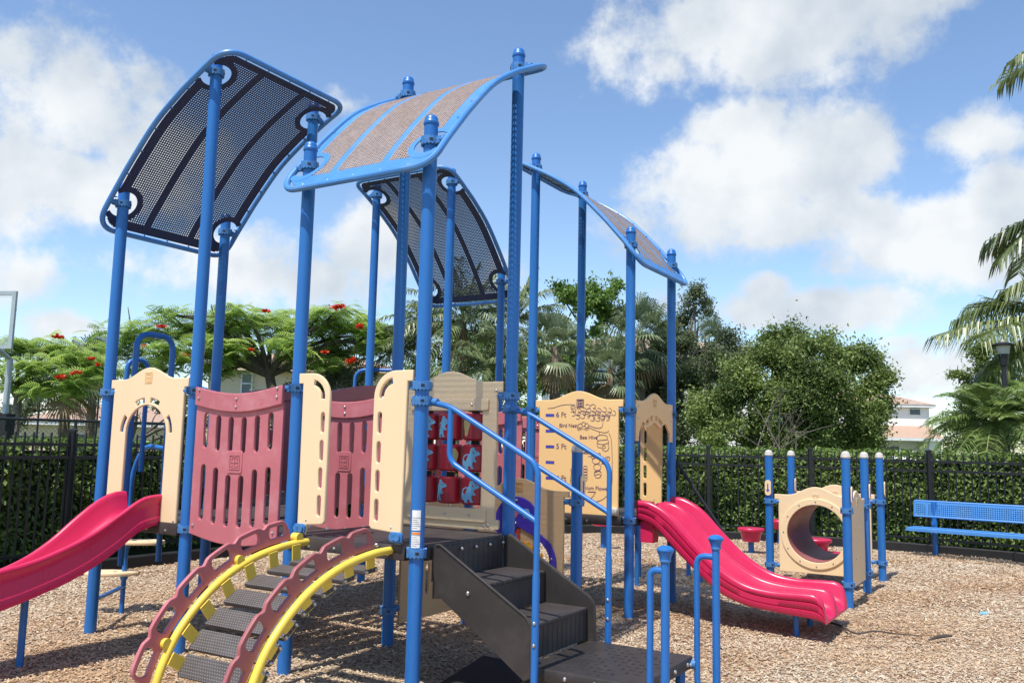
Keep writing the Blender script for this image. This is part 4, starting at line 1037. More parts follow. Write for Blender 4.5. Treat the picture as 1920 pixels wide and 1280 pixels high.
# court fence with chain link
cf = empty('court_fence', (0, 0, 0)); tag(cf, 'black chain-link fence of the ball court beyond the left hedge', 'fence')
c0, c1 = np.array([-14., 11.5]), np.array([-4.2, 19.5]); L = np.linalg.norm(c1-c0); d = (c1-c0)/L
b = MB(); b.tube([(*c0, 1.83), (*c1, 1.83)], .026, 'black', 8); b.tube([(*c0, .08), (*c1, .08)], .012, 'black', 6); b.build('rail', cf)
for s in np.linspace(0, L, 6):
    b = MB(); p = c0+d*s; b.tube([(*p, -.05), (*p, 1.86)], .03, 'black', 8); b.build('fence_post', cf)
V = []; F = []
def wire(V, F, p, q, r=.0022):
    p, q = np.array(p), np.array(q); t = (q-p)/np.linalg.norm(q-p); a = np.cross(t, [d[1], -d[0], 0]); n = np.array([d[1], -d[0], 0]); o = len(V)
    for c in (p, q):
        for s in (a, n*.6-a*.5, -n*.6-a*.5): V.append(c+s*r)
    for k in range(3): F.append((o+k, o+(k+1) % 3, o+3+(k+1) % 3, o+3+k))
for s in np.arange(-1.8, L, .075):
    for sg in (0, 1):
        s0, s1 = (s, s+1.75) if sg == 0 else (s+1.75, s); z0, z1 = .08, 1.83
        if min(s0, s1) < 0 or max(s0, s1) > L: continue
        wire(V, F, (*(c0+d*s0), z0), (*(c0+d*s1), z1))
mesh_np('chain_link_mesh', V, F, ['black'], parent=cf)
ff = empty('tall_fence', (0, 0, 0)); tag(ff, 'tall thin black-posted court fence in front of the low house', 'fence')
f0, f1 = at(-60, 800, 27)[:2], at(230, 800, 33)[:2]
for s in np.linspace(0, 1, 6):
    p = f0+(f1-f0)*s; b = MB(); b.tube([(*p, -.05), (*p, 3.05)], .035, 'black', 8); b.build('fence_post', ff)
b = MB(); [b.tube([(*f0, z), (*f1, z)], .024, 'black', 6) for z in (3.0, 1.5)]; b.build('rail', ff)

# ================================================================== BASKETBALL HOOP
hb = at(40, 548, 16); he = empty('basketball_hoop', (hb[0]-.9, 16, 0), R(-8)); tag(he, 'clear basketball backboard on a grey pole at the left edge', 'basketball hoop')
zt = hb[2]; zb_ = at(35, 655, 16)[2]; b = MB(); w2 = .9
for lo, hi in (((-w2, -.02, zt-.075), (w2, .03, zt)), ((-w2, -.02, zb_), (w2, .03, zb_+.06)), ((w2-.075, -.02, zb_+.06), (w2, .03, zt-.075)), ((-w2, -.02, zb_+.06), (-w2+.07, .03, zt-.075))): b.box(lo, hi, 'acryl')
b.build('backboard_frame', he); b = MB(); b.box((-w2+.07, -.004, zb_+.06), (w2-.075, .006, zt-.075), 'clear'); b.build('backboard', he)
b = MB(); b.tube([(.1, .9, zb_+.1), (w2-.03, .05, zt-.33)], .016, 'acryl', 8); b.tube([(.10, 1.0, -.05), (.10, 1.0, zb_-.1), (.05, .3, zb_+.25)], .06, 'acryl', 14); b.build('pole', he)
b = MB(); b.box((-.03, .87, .1), (.23, 1.13, 1.95), 'rubber'); b.build('pole_pad', he)
b = MB(); b.tube([(.23*math.cos(a), -.26+.23*math.sin(a), zb_+.15) for a in np.linspace(0, 6.283, 25)[:-1]], .01, 'orange', 8, closed=True); b.build('rim', he)

# ================================================================== BUILDINGS
def hip(b, x0, x1, y0, y1, z0, z1, m, ov=.5):
    x0 -= ov; x1 += ov; y0 -= ov; y1 += ov; h = min(x1-x0, y1-y0)/2
    if x1-x0 >= y1-y0: r = [(x0+h, (y0+y1)/2, z1), (x1-h, (y0+y1)/2, z1)]
    else: r = [((x0+x1)/2, y0+h, z1), ((x0+x1)/2, y1-h, z1)]
    v = [(x0, y0, z0), (x1, y0, z0), (x1, y1, z0), (x0, y1, z0)]+r
    f = [(0, 1, 5, 4), (2, 3, 4, 5), (1, 2, 5), (3, 0, 4)] if x1-x0 >= y1-y0 else [(0, 1, 4), (1, 2, 5, 4), (2, 3, 5), (3, 0, 4, 5)]
    b.add(v, f, m); return b
def tiles(b, x0, x1, y0, y1, z0, z1):
    """rounded courses over the roof plane facing the camera"""
    pass
def fascia(b, x0, x1, y0, y1, z, m, ov=.5, h=.22):
    x0 -= ov; x1 += ov; y0 -= ov; y1 += ov
    b.box((x0, y0, z-h), (x1, y1, z-.004), m)
def window(parent, x, y, z, w, h, face='y'):
    b = MB(); t = .06
    def bx(a0, a1, c0, c1, m, d0, d1):
        b.box((a0, y-d1, c0), (a1, y-d0, c1), m) if face == 'y' else b.box((x+d0, a0, c0), (x+d1, a1, c1), m)
    c = x if face == 'y' else y
    for a0, a1, c0, c1 in ((c-w/2-t, c-w/2, z-t, z+h+t), (c+w/2, c+w/2+t, z-t, z+h+t), (c-w/2, c+w/2, z+h, z+h+t), (c-w/2, c+w/2, z-t, z), (c-w/2, c+w/2, z+h*.5-.03, z+h*.5+.03)): bx(a0, a1, c0, c1, 'white', -.02, .07)
    f = b.build('window', parent); b = MB()
    for c0, c1 in ((z, z+h*.5-.03), (z+h*.5+.03, z+h)): bx(c-w/2, c+w/2, c0, c1, 'glass', -.02, .02)
    b.build('pane', f)
# white two-storey house on the right
Y = 68; h0 = at(1742, 765, Y); hx1 = h0[0]; hz_ = h0[2]
we = empty('house', (hx1-6, Y, 0)); tag(we, 'white two-storey stucco house with tan tile roof beyond the right fence', 'house')
b = MB(); b.box((-3, 0, -.1), (6, 11, hz_), 'stucco'); b.box((-3.0, -.14, 3.62), (6.06, -.02, 3.82), 'white'); b.build('wall', we)
b = MB(); hip(b, -3, 6, 0, 11, hz_+.24, hz_+1.95, 'tile', .4); rf = b.build('roof', we); b = MB(); fascia(b, -3, 6, 0, 11, hz_+.24, 'white', .36); b.build('fascia', rf)
zl = at(1735, 822, Y)[2]
b = MB(); b.add([(-3.2, -2.2, zl), (6.0, -2.2, zl), (6.0, -.0, zl+1.0), (-3.2, -.0, zl+1.0), (6.0, 0, zl), (-3.2, 0, zl)], [(0, 1, 2, 3), (1, 4, 2), (0, 3, 5)], 'tile'); lr = b.build('lower_roof', we)
b = MB(); b.box((-3.2, -2.25, zl-.22), (6.05, -.02, zl-.005), 'white'); b.build('fascia', lr)
b = MB(); b.box((5.0, -1.9, -.1), (5.9, -.01, zl-.22), 'stucco'); b.build('porch_wall', we); b = MB(); b.box((-.6, -1.9, -.1), (.3, -.01, zl-.22), 'stucco'); b.build('porch_wall', we)
window(we, at(1715, 775, Y)[0]-hx1+6, 0, at(1715, 777, Y)[2], .8, .9); window(we, 6, 3.2, .9, .9, 1.3, 'x'); window(we, 6, 6.5, .9, .9, 1.3, 'x'); window(we, 2.6, 0, .6, 1.8, 1.6)
# beige house behind the poinciana
Y = 40; x0 = at(392, 690, Y)[0]; x1 = at(720, 690, Y)[0]; ze = at(440, 694, Y)[2]
bh = empty('house', (x0, Y, 0)); tag(bh, 'beige stucco house with tan tile roof behind the flowering tree on the left', 'house')
b = MB(); b.box((0, 0, -.1), (x1-x0, 9, ze), 'beige'); b.build('wall', bh)
b = MB(); hip(b, 0, x1-x0, 0, 9, ze+.2, ze+1.55, 'tile', .6); rf = b.build('roof', bh); b = MB(); fascia(b, 0, x1-x0, 0, 9, ze+.2, 'beige', .55); b.build('fascia', rf)
window(bh, at(463, 720, Y)[0]-x0, 0, at(463, 736, Y)[2], .42, .85); window(bh, at(640, 720, Y)[0]-x0, 0, at(640, 736, Y)[2], .9, .85)
# white house behind the sabal palms
Y = 42; x0 = at(1030, 690, Y)[0]; x1 = at(1418, 690, Y)[0]; ze = at(1400, 668, Y)[2]
ch = empty('house', (x0, Y, 0)); tag(ch, 'white house with tan tile roof glimpsed between palms behind the height chart panel', 'house')
b = MB(); b.box((0, 0, -.1), (x1-x0, 10, ze), 'stucco'); b.build('wall', ch)
b = MB(); hip(b, 0, x1-x0, 0, 10, ze+.22, ze+1.6, 'tile', .7); rf = b.build('roof', ch); b = MB(); fascia(b, 0, x1-x0, 0, 10, ze+.22, 'white', .65); b.build('fascia', rf)
for px in (1060, 1130, 1240): window(ch, at(px, 720, Y)[0]-x0, 0, at(px, 740, Y)[2], .9, 1.2)
# low house far left
Y = 58; x0 = at(20, 800, Y)[0]; x1 = at(330, 800, Y)[0]; ze = at(150, 797, Y)[2]
lh = empty('house', (x0, Y, 0)); tag(lh, 'low beige house with broad tan roof seen over the court fence at far left', 'house')
b = MB(); b.box((0, 0, -.1), (x1-x0, 9, ze), 'beige'); b.build('wall', lh)
b = MB(); hip(b, 0, x1-x0, 0, 9, ze+.2, ze+1.7, 'tile', .6); rf = b.build('roof', lh); b = MB(); fascia(b, 0, x1-x0, 0, 9, ze+.2, 'white', .55); b.build('fascia', rf)
window(lh, at(155, 815, Y)[0]-x0, 0, .6, .7, 1.1)
# parked van beyond the hedge
Y = 36; v = at(1725, 845, Y); ve = empty('parked_van', (v[0], Y, 0)); tag(ve, 'white van parked in front of the white house, only its roof above the hedge', 'van')
zt = v[2]; prof = [(-.95, .35), (.95, .35), (.98, .9), (.92, 1.05), (.80, zt-.12), (.68, zt-.02), (0, zt+.02), (-.68, zt-.02), (-.80, zt-.12), (-.92, 1.05), (-.98, .9)]
b = MB(); b.loft([[(x*s, y, z0 if z0 < 1.06 else 1.0+(z0-1.0)*q) for x, z0 in prof] for y, s, q in ((0, .93, .02), (.9, 1, .06), (1.05, 1, .1), (1.75, .98, 1), (4.3, .98, .98), (4.7, .95, .5), (4.75, .93, .4))], 'white'); b.build('body', ve)
b = MB(); b.add([(-.76, 1.06, 1.08), (.76, 1.06, 1.08), (.66, 1.66, zt-.1), (-.66, 1.66, zt-.1)], [(0, 1, 2, 3)], 'glass'); b.build('windscreen', ve)
for x in (-.82, .82):
    for y in (1.0, 3.8): b = MB(); b.lathe([(.2, -.1), (.33, -.1), (.34, 0), (.33, .1), (.2, .1)], 'rubber', 18, T=Matrix.Translation((x, y, .34)) @ Matrix.Rotation(R(90), 4, 'Y')); b.build('wheel', ve)
# lamp post
Y = 19; lp = at(1880, 640, Y); le = empty('lamp_post', (lp[0], Y, 0)); tag(le, 'dark lamp post with flat round cap and frosted shade among palms at right', 'lamp post')
zt = lp[2]
b = MB(); b.lathe([(.09, -.05), (.09, .3), (.055, .35), (.052, zt-.55), (.085, zt-.53), (.10, zt-.38), (.11, zt-.28)], 'black', 18); b.build('pole', le)
b = MB(); b.lathe([(.12, zt-.28), (.145, zt-.10)], 'cap', 18); b.build('lamp_shade', le)
b = MB(); b.lathe([(.06, zt-.10), (.24, zt-.095), (.245, zt-.08), (.15, zt-.03), (.06, zt-.015)], 'black', 22); b.lathe([(.045, zt-.02), (.04, zt+.04)], 'cap', 12); b.build('lamp_cap', le)

# ================================================================== VEGETATION
def unit(v): return v/(np.linalg.norm(v, axis=-1, keepdims=True)+1e-9)
def leaves(C, size, tint, up=.5, asp=.45, aim=None, face=None):
    """one folded leaf (two faces) per point"""
    n = len(C); d = unit(rng.normal(size=(n, 3))) if aim is None else unit(aim+rng.normal(size=(n, 3))*.45)
    d[:, 2] -= .15; d = unit(d); nrm = rng.normal(size=(n, 3)); nrm[:, 2] = np.abs(nrm[:, 2])+up; s = unit(np.cross(d, nrm)); nn = unit(np.cross(s, d))
    if face is not None:
        nn = unit(face+rng.normal(size=(n, 3))*.55); d = unit(np.cross(nn, rng.normal(size=(n, 3)))); s = np.cross(nn, d)
    l = (size*rng.uniform(.65, 1.25, n))[:, None]; w = l*asp
    V = np.stack([C-d*l*.5, C+s*w*.5+nn*w*.16, C+d*l*.5, C-s*w*.5+nn*w*.16], 1)
    F = np.arange(4*n).reshape(-1, 4); F = np.stack([F[:, [0, 1, 2]], F[:, [0, 2, 3]]], 1).reshape(-1, 3)
    return V.reshape(-1, 3), F, np.repeat(tint, 2)
M['oak'] = leafmat('oak_leaf', (.05, .075, .034), (.22, .265, .125))
M['ficus'] = leafmat('ficus_leaf', (.05, .09, .02), (.33, .42, .12))
M['bright'] = leafmat('bright_leaf', (.06, .13, .02), (.27, .41, .085))
M['olive'] = leafmat('grey_green_leaf', (.06, .085, .05), (.26, .29, .18))
M['hedge'] = leafmat('hedge_leaf', (.025, .065, .010), (.26, .37, .075), .35, .48)
M['poin'] = leafmat('poinciana_leaf', (.20, .34, .055), (.54, .66, .20), .58)
M['palm'] = leafmat('palm_leaflet', (.06, .095, .03), (.36, .42, .20), .3, .35)
M['coco'] = leafmat('coconut_leaflet', (.05, .085, .02), (.24, .29, .09), .3, .35)
M['datep'] = leafmat('date_palm_leaflet', (.075, .135, .03), (.34, .45, .14), .3, .35)
M['fan'] = leafmat('fan_palm_leaf', (.05, .085, .035), (.30, .36, .19), .3, .35)
M['dead'] = leafmat('dead_frond', (.16, .10, .05), (.42, .32, .18), .25, .7)
M['flower'] = leafmat('red_petal', (.55, .02, .006), (.85, .10, .02), .3)
M['core'] = mat('hedge_core_blocker', (.018, .026, .010), .95, var=.4, scale=9)  # for the light-blocking core added inside each hedge
def limbs(b, base, tips, r0, m, fork, seed=0):
    """trunk from base to the fork, then limbs bending out to the tips, with side shoots"""
    rr = np.random.default_rng(seed); base = np.array(base, float); fork = np.array(fork, float)
    mid = (base+fork)/2+rr.normal(0, .06, 3)*np.linalg.norm(fork-base)*[1, 1, 0]
    p = cr_path([base, mid, fork], 6); b.tube(p, np.linspace(r0*1.25, r0*.85, len(p)), m, 10)
    k = max(1, len(tips)); ends = []
    for t in tips:
        t = np.array(t, float); q = fork+(t-fork)*.45+np.array([0, 0, .12*np.linalg.norm(t-fork)])+rr.normal(0, .12, 3)*np.linalg.norm(t-fork)*.5
        p = cr_path([fork-(0, 0, r0*.4), q, t], 6); b.tube(p, np.linspace(r0*.62, r0*.12, len(p)), m, 7)
        for _ in range(3):
            s = rr.uniform(.35, .9); o = p[int(s*(len(p)-1))]; e = o+(t-fork)*rr.uniform(.08, .22)+rr.normal(0, .16, 3)*np.linalg.norm(t-fork)*.6
            w = (o+e)/2+rr.normal(0, .08, 3); b.tube(cr_path([o, w, e], 3), np.linspace(r0*.25, r0*.06, 7), m, 5)
def broadleaf(name, label, base, blobs, m, size, n, trunk='bark', r0=.16, group=None, cl=110, fork=.45, spread=.30, tb=0.0, asp=.45, cat='tree'):
    """crown = leaf clumps on the surfaces of ellipsoids (centre, radii) given in world space"""
    t = empty(name, base); tag(t, label, cat, group); B = np.array(base, float)
    vol = np.array([r[0]*r[2] for c, r in blobs]); cnt = (n*vol/vol.sum()/cl).astype(int)+1
    CC = []; TT = []
    for (c, r), k in zip(blobs, cnt):
        ns = max(4, int(k/9)); sd = unit(rng.normal(size=(ns, 3))); sc0 = np.array(c)+sd*np.array(r)*rng.uniform(.55, 1.02, ns)[:, None]; sr = rng.uniform(.22, .48, ns)
        ct = rng.normal(.5, .12, ns)
        for q0, q1, tq in zip(sc0, sr, ct):
            for _ in range(max(2, int(k/ns))):
                d = unit(rng.normal(size=3)); q = q0+d*np.array(r)*q1*rng.uniform(.3, 1.)
                s = spread*rng.uniform(.45, 1.1); ax = unit(d+np.array([0, 0, .4])); u = rng.normal(size=(cl, 3))*s*.55+ax*rng.normal(0, s*.7, cl)[:, None]; CC.append(q+u-B); TT.append(np.clip(tq+tb+rng.normal(0, .17, cl), 0, 1))
    CC = np.concatenate(CC); TT = np.concatenate(TT); keep = CC[:, 2]+B[2] > .15; CC, TT = CC[keep], TT[keep]
    V, F, tt = leaves(CC, size, TT, asp=asp); mesh_np('crown', V, F, [m], tt, parent=t)
    b = MB(); top = np.mean([c for c, r in blobs], axis=0); fk = np.array([B[0]*.7+top[0]*.3, B[1]*.8+top[1]*.2, B[2]+(top[2]-B[2])*fork])
    limbs(b, (0, 0, -.1), [(np.array(c)-B)*.93+(fk-B)*.07 for c, r in blobs], r0, trunk, fk-B, int(abs(B[0]*10)))
    b.build('trunk', t); return t
def px_blob(x, y, rx, ry, Y, dy=0, ryd=None):
    c = at(x, y, Y+dy); k = (Y+dy)/CF; return (c, (rx*k, ryd if ryd else max(rx, ry)*k*.8, ry*k))
def base(x, Y): p = at(x, 860, Y); return (p[0], Y, -.05)
# hedges
def hedge(pts, h, w, n, label, dens, tb):
    e = empty('hedge', (*pts[0], 0)); tag(e, label, 'hedge'); o = np.array(pts[0]); P = np.array(cr_path([np.array(p)-o for p in pts], 8)); dd = np.r_[0, np.cumsum(np.linalg.norm(np.diff(P, axis=0), axis=1))]; L = dd[-1]
    s = rng.uniform(0, L, n); x = np.interp(s, dd, P[:, 0]); y = np.interp(s, dd, P[:, 1]); dx = np.interp(s+.1, dd, P[:, 0])-np.interp(s-.1, dd, P[:, 0]); dy_ = np.interp(s+.1, dd, P[:, 1])-np.interp(s-.1, dd, P[:, 1])
    nrm = unit(np.c_[dy_, -dx]); face = rng.random(n); z = rng.uniform(.06, h, n); off = np.where(face < .72, w/2, rng.uniform(-w/2, w/2, n)); z = np.where(face < .72, z, h)
    lump = np.array([mn.noise((a*2.2, c*2.2, b_)) for a, b_, c in zip(s, off, z)])*.09
    off = off+np.where(face < .72, lump+rng.normal(-.02, .05, n), 0); z = z+np.where(face >= .72, lump*.7+rng.normal(0, .03, n), 0)
    C = np.c_[x+nrm[:, 0]*off, y+nrm[:, 1]*off, z]; aim = np.c_[nrm, np.full(n, .5)]; aim[face >= .72] = (0, 0, 1)
    t = np.clip(rng.normal(.42+tb, .2, n)+lump*2.4, 0, 1)
    V, F, tt = leaves(C, .085, t, .3, .5, face=unit(aim)); mesh_np('foliage', V, F, ['hedge'], tt, parent=e)
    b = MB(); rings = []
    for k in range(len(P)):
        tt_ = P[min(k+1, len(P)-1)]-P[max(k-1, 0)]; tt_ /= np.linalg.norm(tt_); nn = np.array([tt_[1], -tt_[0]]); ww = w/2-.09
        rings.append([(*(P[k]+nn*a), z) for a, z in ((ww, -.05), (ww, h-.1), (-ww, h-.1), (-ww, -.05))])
    b.loft(rings, 'core'); b.build('solid_core', e)  # solid filler added inside the hedge to block light
off = lambda p, a: (p[0]+a[0], p[1]+a[1])
HP = [(-7.2, 8.5), (-6.15, 10.9), (-4.6, 13.5), (-2.6, 15.8), (.2, 17.25)]
hedge(HP, 1.45, .8, 26000, 'leafy green hedge behind the left picket fence', 1, 0)
HP = [(.6, 17.4), (2.1, 17.5), (3.9, 17.1), (5.8, 16.5), (7.6, 15.25), (9.1, 13.7), (10.6, 11.9), (12.4, 9.5)]
hedge(HP, 1.54, .9, 46000, 'dense glossy hedge behind the right picket fence and the bench', 1, .03)

# royal poincianas: fern-like leaves in flat layers, red flowers
def poinciana(label, bx, Y, blobs, nfr, fl, fork_px, trunk='bark', r0=.17):
    B = np.array(base(bx, Y)); t = empty('flowering_tree', B); tag(t, label, 'tree')
    V = []; F = []; TT = []; vol = np.array([r[0]*r[2] for c, r in blobs]); cnt = (nfr/9*vol/vol.sum()).astype(int)+1
    for (c, r), k in zip(blobs, cnt):
        for _ in range(k):
            d = unit(rng.normal(size=3)); qc = np.array(c)+d*np.array(r)*rng.uniform(.3, 1.05); tc_ = np.clip(rng.normal(.5, .16), 0, 1)
            a0 = rng.uniform(0, 6.283)
            for w_ in range(9):
                q = qc+rng.normal(0, .10, 3)*[1.5, 1.5, .6]
                a = a0+w_*.7+rng.normal(0, .3); ln = rng.uniform(.28, .5); dirh = np.array([math.cos(a), math.sin(a), 0]); side = np.array([-math.sin(a), math.cos(a), 0])
                tq = np.clip(tc_+rng.normal(0, .12), 0, 1); roll = rng.normal(0, .4); nu = 8; rise = rng.normal(.25, .3)
                for u in range(nu):
                    f = (u+.5)/nu; pc = q+dirh*ln*f+np.array([0, 0, rise*f-.55*f*f])*ln; pl = ln*.34*math.sin(math.pi*(.15+.8*f)); w = ln*.046
                    for sg in (-1, 1):
                        v = side*sg*math.cos(roll)+np.array([0, 0, 1])*(sg*math.sin(roll)-.18)+dirh*.35; tip = pc+v*pl; o = len(V)
                        V += [pc-dirh*w, tip-dirh*w*.5, tip+dirh*w*.5, pc+dirh*w]; F.append((o, o+1, o+2, o+3)); TT.append(np.clip(tq+rng.normal(0, .07), 0, 1))
    mesh_np('crown', np.array(V)-B, F, ['poin'], TT, parent=t)
    b = MB(); fk = at(*fork_px, Y); limbs(b, (0, 0, -.1), [np.array(c)-(0, 0, r[2]*.6)-B for c, r in blobs], r0, trunk, fk-B, 3); b.build('trunk', t)
    for (x, y, rx, ry) in fl:
        c = at(x, y, Y-1.6); k = (Y-1.6)/CF; n = int(40+rx*ry*.7); sub = rng.normal(0, .55, (7, 3))*[1, 1, .6]; C = c+(sub[rng.integers(0, 7, n)]+rng.normal(0, .3, (n, 3)))*np.array([rx*k*.75, rx*k*.6, ry*k*.75])-B
        Vf, Ff, tf = leaves(C, .085, rng.random(n), .6, .8); mesh_np('flower_cluster', Vf, Ff, ['flower'], tf, parent=t)
poinciana('broad royal poinciana with feathery leaves and red flowers behind the left posts', 500, 24,
    [px_blob(x, y, rx, ry, 24, dy) for x, y, rx, ry, dy in ((440, 605, 60, 30, 0), (520, 612, 60, 34, 1), (600, 606, 60, 28, 0), (670, 612, 60, 28, .5), (700, 640, 44, 26, 0), (360, 618, 55, 28, 0), (275, 622, 50, 22, -.5), (235, 650, 45, 26, 0), (320, 660, 60, 26, -1), (420, 650, 60, 28, -.8), (545, 650, 50, 24, -.6), (640, 650, 70, 30, 1), (300, 582, 16, 7, -.5), (335, 590, 24, 8, -.4), (200, 620, 16, 8, 0), (400, 690, 50, 20, 0), (290, 690, 50, 20, .5), (455, 580, 22, 10, -.6), (640, 585, 44, 14, -.6), (600, 680, 40, 20, 0))],
    3600, ((637, 574, 15, 7), (498, 583, 8, 3), (673, 612, 8, 6), (300, 612, 12, 3), (658, 678, 10, 7), (345, 665, 7, 2.5), (380, 664, 5, 3), (270, 648, 5, 2), (610, 660, 6, 3), (470, 655, 6, 2.5)), (505, 700), 'barkd', .15)
poinciana('smaller pale-trunked royal poinciana with orange-red flowers at the far left', 2, 22,
    [px_blob(x, y, rx, ry, 22, dy) for x, y, rx, ry, dy in ((40, 652, 50, 20, 0), (100, 652, 45, 18, .5), (155, 672, 40, 22, 0), (60, 690, 50, 20, -.6), (150, 712, 45, 18, -.5), (-40, 665, 60, 24, 0), (95, 728, 50, 14, -.8), (190, 690, 40, 20, 1), (30, 720, 40, 16, 0))],
    1400, ((108, 632, 11, 4), (112, 706, 8, 5), (143, 698, 8, 3), (170, 672, 6, 2.5), (184, 684, 5, 2.5)), (34, 745), 'bark', .11)
# palms
def feather(V, F, T, root, a, ln, rise, droop, nl, ll, lw, tq, m_, hang=.5, vee=.3):
    d = np.array([math.cos(a), math.sin(a), 0]); sd = np.array([-math.sin(a), math.cos(a), 0]); pts = []
    for f in np.linspace(0, 1, 12): pts.append(root+d*ln*(f*math.cos(rise)*(1-.12*f*f*droop))+np.array([0, 0, ln*(f*math.sin(rise)-droop*f*f*.55)]))
    pts = np.array(pts); fs = np.linspace(0, 1, 12)
    for k in range(11):
        o = len(V); w0, w1 = .018*(1-fs[k])+.004, .018*(1-fs[k+1])+.004
        V += [pts[k]-sd*w0, pts[k]+sd*w0, pts[k+1]+sd*w1, pts[k+1]-sd*w1]; F.append((o, o+1, o+2, o+3)); T.append(min(1, tq+.3))
    for u in range(nl):
        f = .12+.88*(u+.5)/nl; p = np.array([np.interp(f, fs, pts[:, c]) for c in range(3)]); q = np.array([np.interp(min(1, f+.05), fs, pts[:, c]) for c in range(3)])-np.array([np.interp(f-.05, fs, pts[:, c]) for c in range(3)]); q /= np.linalg.norm(q)
        L_ = ll*(.45+.75*math.sin(math.pi*(.12+.80*f)))*rng.uniform(.85, 1.1)
        for sg in (-1, 1):
            v = sd*sg+q*.75+np.array([0, 0, vee-hang*.4])+rng.normal(0, .08, 3); v /= np.linalg.norm(v); v2 = v+np.array([0, 0, -hang*1.6]); v2 /= np.linalg.norm(v2)
            wv = np.cross(v, [0, 0, 1.])+rng.normal(0, .25, 3); wv /= np.linalg.norm(wv); m1 = p+v*L_*.5; e = m1+v2*L_*.5; o = len(V)
            V += [p-wv*lw*.5, p+wv*lw*.5, m1+wv*lw*.5, m1-wv*lw*.5, e]; F += [(o, o+1, o+2, o+3), (o+3, o+2, o+4, o+4)]; tt = np.clip(tq+rng.normal(0, .1), 0, 1); T += [tt, tt]
def tri_fix(F): return np.array([f if len(set(f)) == 4 else f for f in F])
def palm_mesh(name, V, F, T, m, t, B):
    Q = []; TT = []
    for f, q in zip(F, T):
        Q.append(f[:3]); TT.append(q)
        if f[2] != f[3]: Q.append((f[0], f[2], f[3])); TT.append(q)
    mesh_np(name, np.array(V)-B, Q, [m], TT, parent=t)
def ptrunk(b, B, top, r, m='palmtrunk', lean=0):
    n = 26; rr = []
    P = [np.array([lean*math.sin(f*1.4)*.2, 0, (top-B[2])*f]) for f in np.linspace(0, 1, n)]
    for k in range(n): rr.append(r*(1.12-.25*k/n)*(1.06 if k % 2 else .94))
    b.tube([p-(0, 0, .1) if k == 0 else p for k, p in enumerate(P)], rr, m, 12)
def feather_palm(label, x, ytop, Y, nf, ln, m, r=.1, nl=34, ll=.45, lw=.035, hang=.5, group=None, fronds=None, dead=0, droop=1., tint=.5, cat='palm'):
    B = np.array(base(x, Y)); top = at(x, ytop, Y); B[0] = top[0]; t = empty('palm_tree', B); tag(t, label, cat, group); V, F, T = [], [], []
    if fronds is None:
        fronds = [(rng.uniform(0, 6.283), ln*rng.uniform(.8, 1.1), (1.15-1.45*(k/nf) if m == 'datep' else 1.35-1.75*(k/nf))+rng.normal(0, .1), droop*rng.uniform(.5, .9)) for k in range(nf)]
        fronds = [(k*2.399+rng.normal(0, .2), *f[1:]) for k, f in enumerate(fronds)]
    for a, l, ri, dr in fronds: feather(V, F, T, top, a, l, ri, dr, nl, ll, lw, np.clip(rng.normal(tint, .14), .05, 1), m, hang)
    palm_mesh('crown', V, F, T, m, t, B)
    if dead:
        V, F, T = [], [], []
        for k in range(dead): feather(V, F, T, top-(0, 0, .1), rng.uniform(0, 6.28), ln*.8, -.9+rng.normal(0, .15), .5, nl//2, ll*.8, lw, rng.random(), 'dead', .9)
        palm_mesh('dead_fronds', V, F, T, 'dead', t, B)
    b = MB(); ptrunk(b, B, top[2], r); b.build('trunk', t); return t
def fan_palm(label, x, ytop, Y, nf, rad, r=.13, group=None, tint=.5):
    B = np.array(base(x, Y)); top = at(x, ytop, Y); B[0] = top[0]; t = empty('palm_tree', B); tag(t, label, 'palm', group)
    for nm, cnt, lo, hi, m in (('crown', nf, -.75, 1.4, 'fan'), ('dead_fronds', nf//4, -1.35, -.75, 'dead')):
        V, F, T = [], [], []
        for k in range(cnt):
            a = k*2.399+rng.normal(0, .25); el = lo+(hi-lo)*((k+.5)/cnt)+rng.normal(0, .1); d = np.array([math.cos(a)*math.cos(el), math.sin(a)*math.cos(el), math.sin(el)])
            pet = rad*rng.uniform(.5, .75); c = top+d*pet+np.array([0, 0, -.18*pet*max(0, math.cos(el))]); tq = np.clip(rng.normal(tint, .15), 0, 1)
            sd = unit(np.cross(d, [0, 0, 1.])+1e-6); up = np.cross(sd, d); o = len(V)
            V += [top-sd*.014, top+sd*.014, c+sd*.01, c-sd*.01]; F.append((o, o+1, o+2, o+3)); T.append(.8); nr = 26; L_ = rad*rng.uniform(.5, .7)
            for u in range(nr):
                th = (u/(nr-1)-.5)*4.3; v = d*math.cos(th)+sd*math.sin(th)+up*(.22*math.cos(th)-.1); v /= np.linalg.norm(v); l = L_*(.8+.25*math.cos(th))*rng.uniform(.9, 1.1); wv = unit(np.cross(v, up)+rng.normal(0, .12, 3)); w = .024
                m1 = c+v*l*.6; e = m1+(v+np.array([0, 0, -.95]))*l*.33; o = len(V); V += [c-wv*.006, c+wv*.006, m1+wv*w, m1-wv*w, e]; F += [(o, o+1, o+2, o+3), (o+3, o+2, o+4, o+4)]; tt = np.clip(tq+rng.normal(0, .1), 0, 1); T += [tt, tt]
        palm_mesh(nm, V, F, T, m, t, B)
    b = MB(); ptrunk(b, B, top[2], r); b.build('trunk', t); return t
fan_palm('dark sabal palm with fan leaves left of the slide deck', 128, 705, 26, 22, 1.15, .16, tint=.3)
fan_palm('second dark sabal palm close to the slide deck, beside the first', 178, 690, 29, 20, 1.2, .15, tint=.3)
fan_palm('shaggy sabal palm between the middle posts and the height chart panel', 1042, 650, 24, 26, 1.05, .16, tint=.6)
fan_palm('leaning sabal palm with pale fans left of the double slide post', 1145, 690, 25, 28, 1.1, .12, tint=.65)
fan_palm('tall sabal palm with the biggest round crown behind the double slide post', 1202, 630, 26, 34, 1.25, .14, tint=.5)
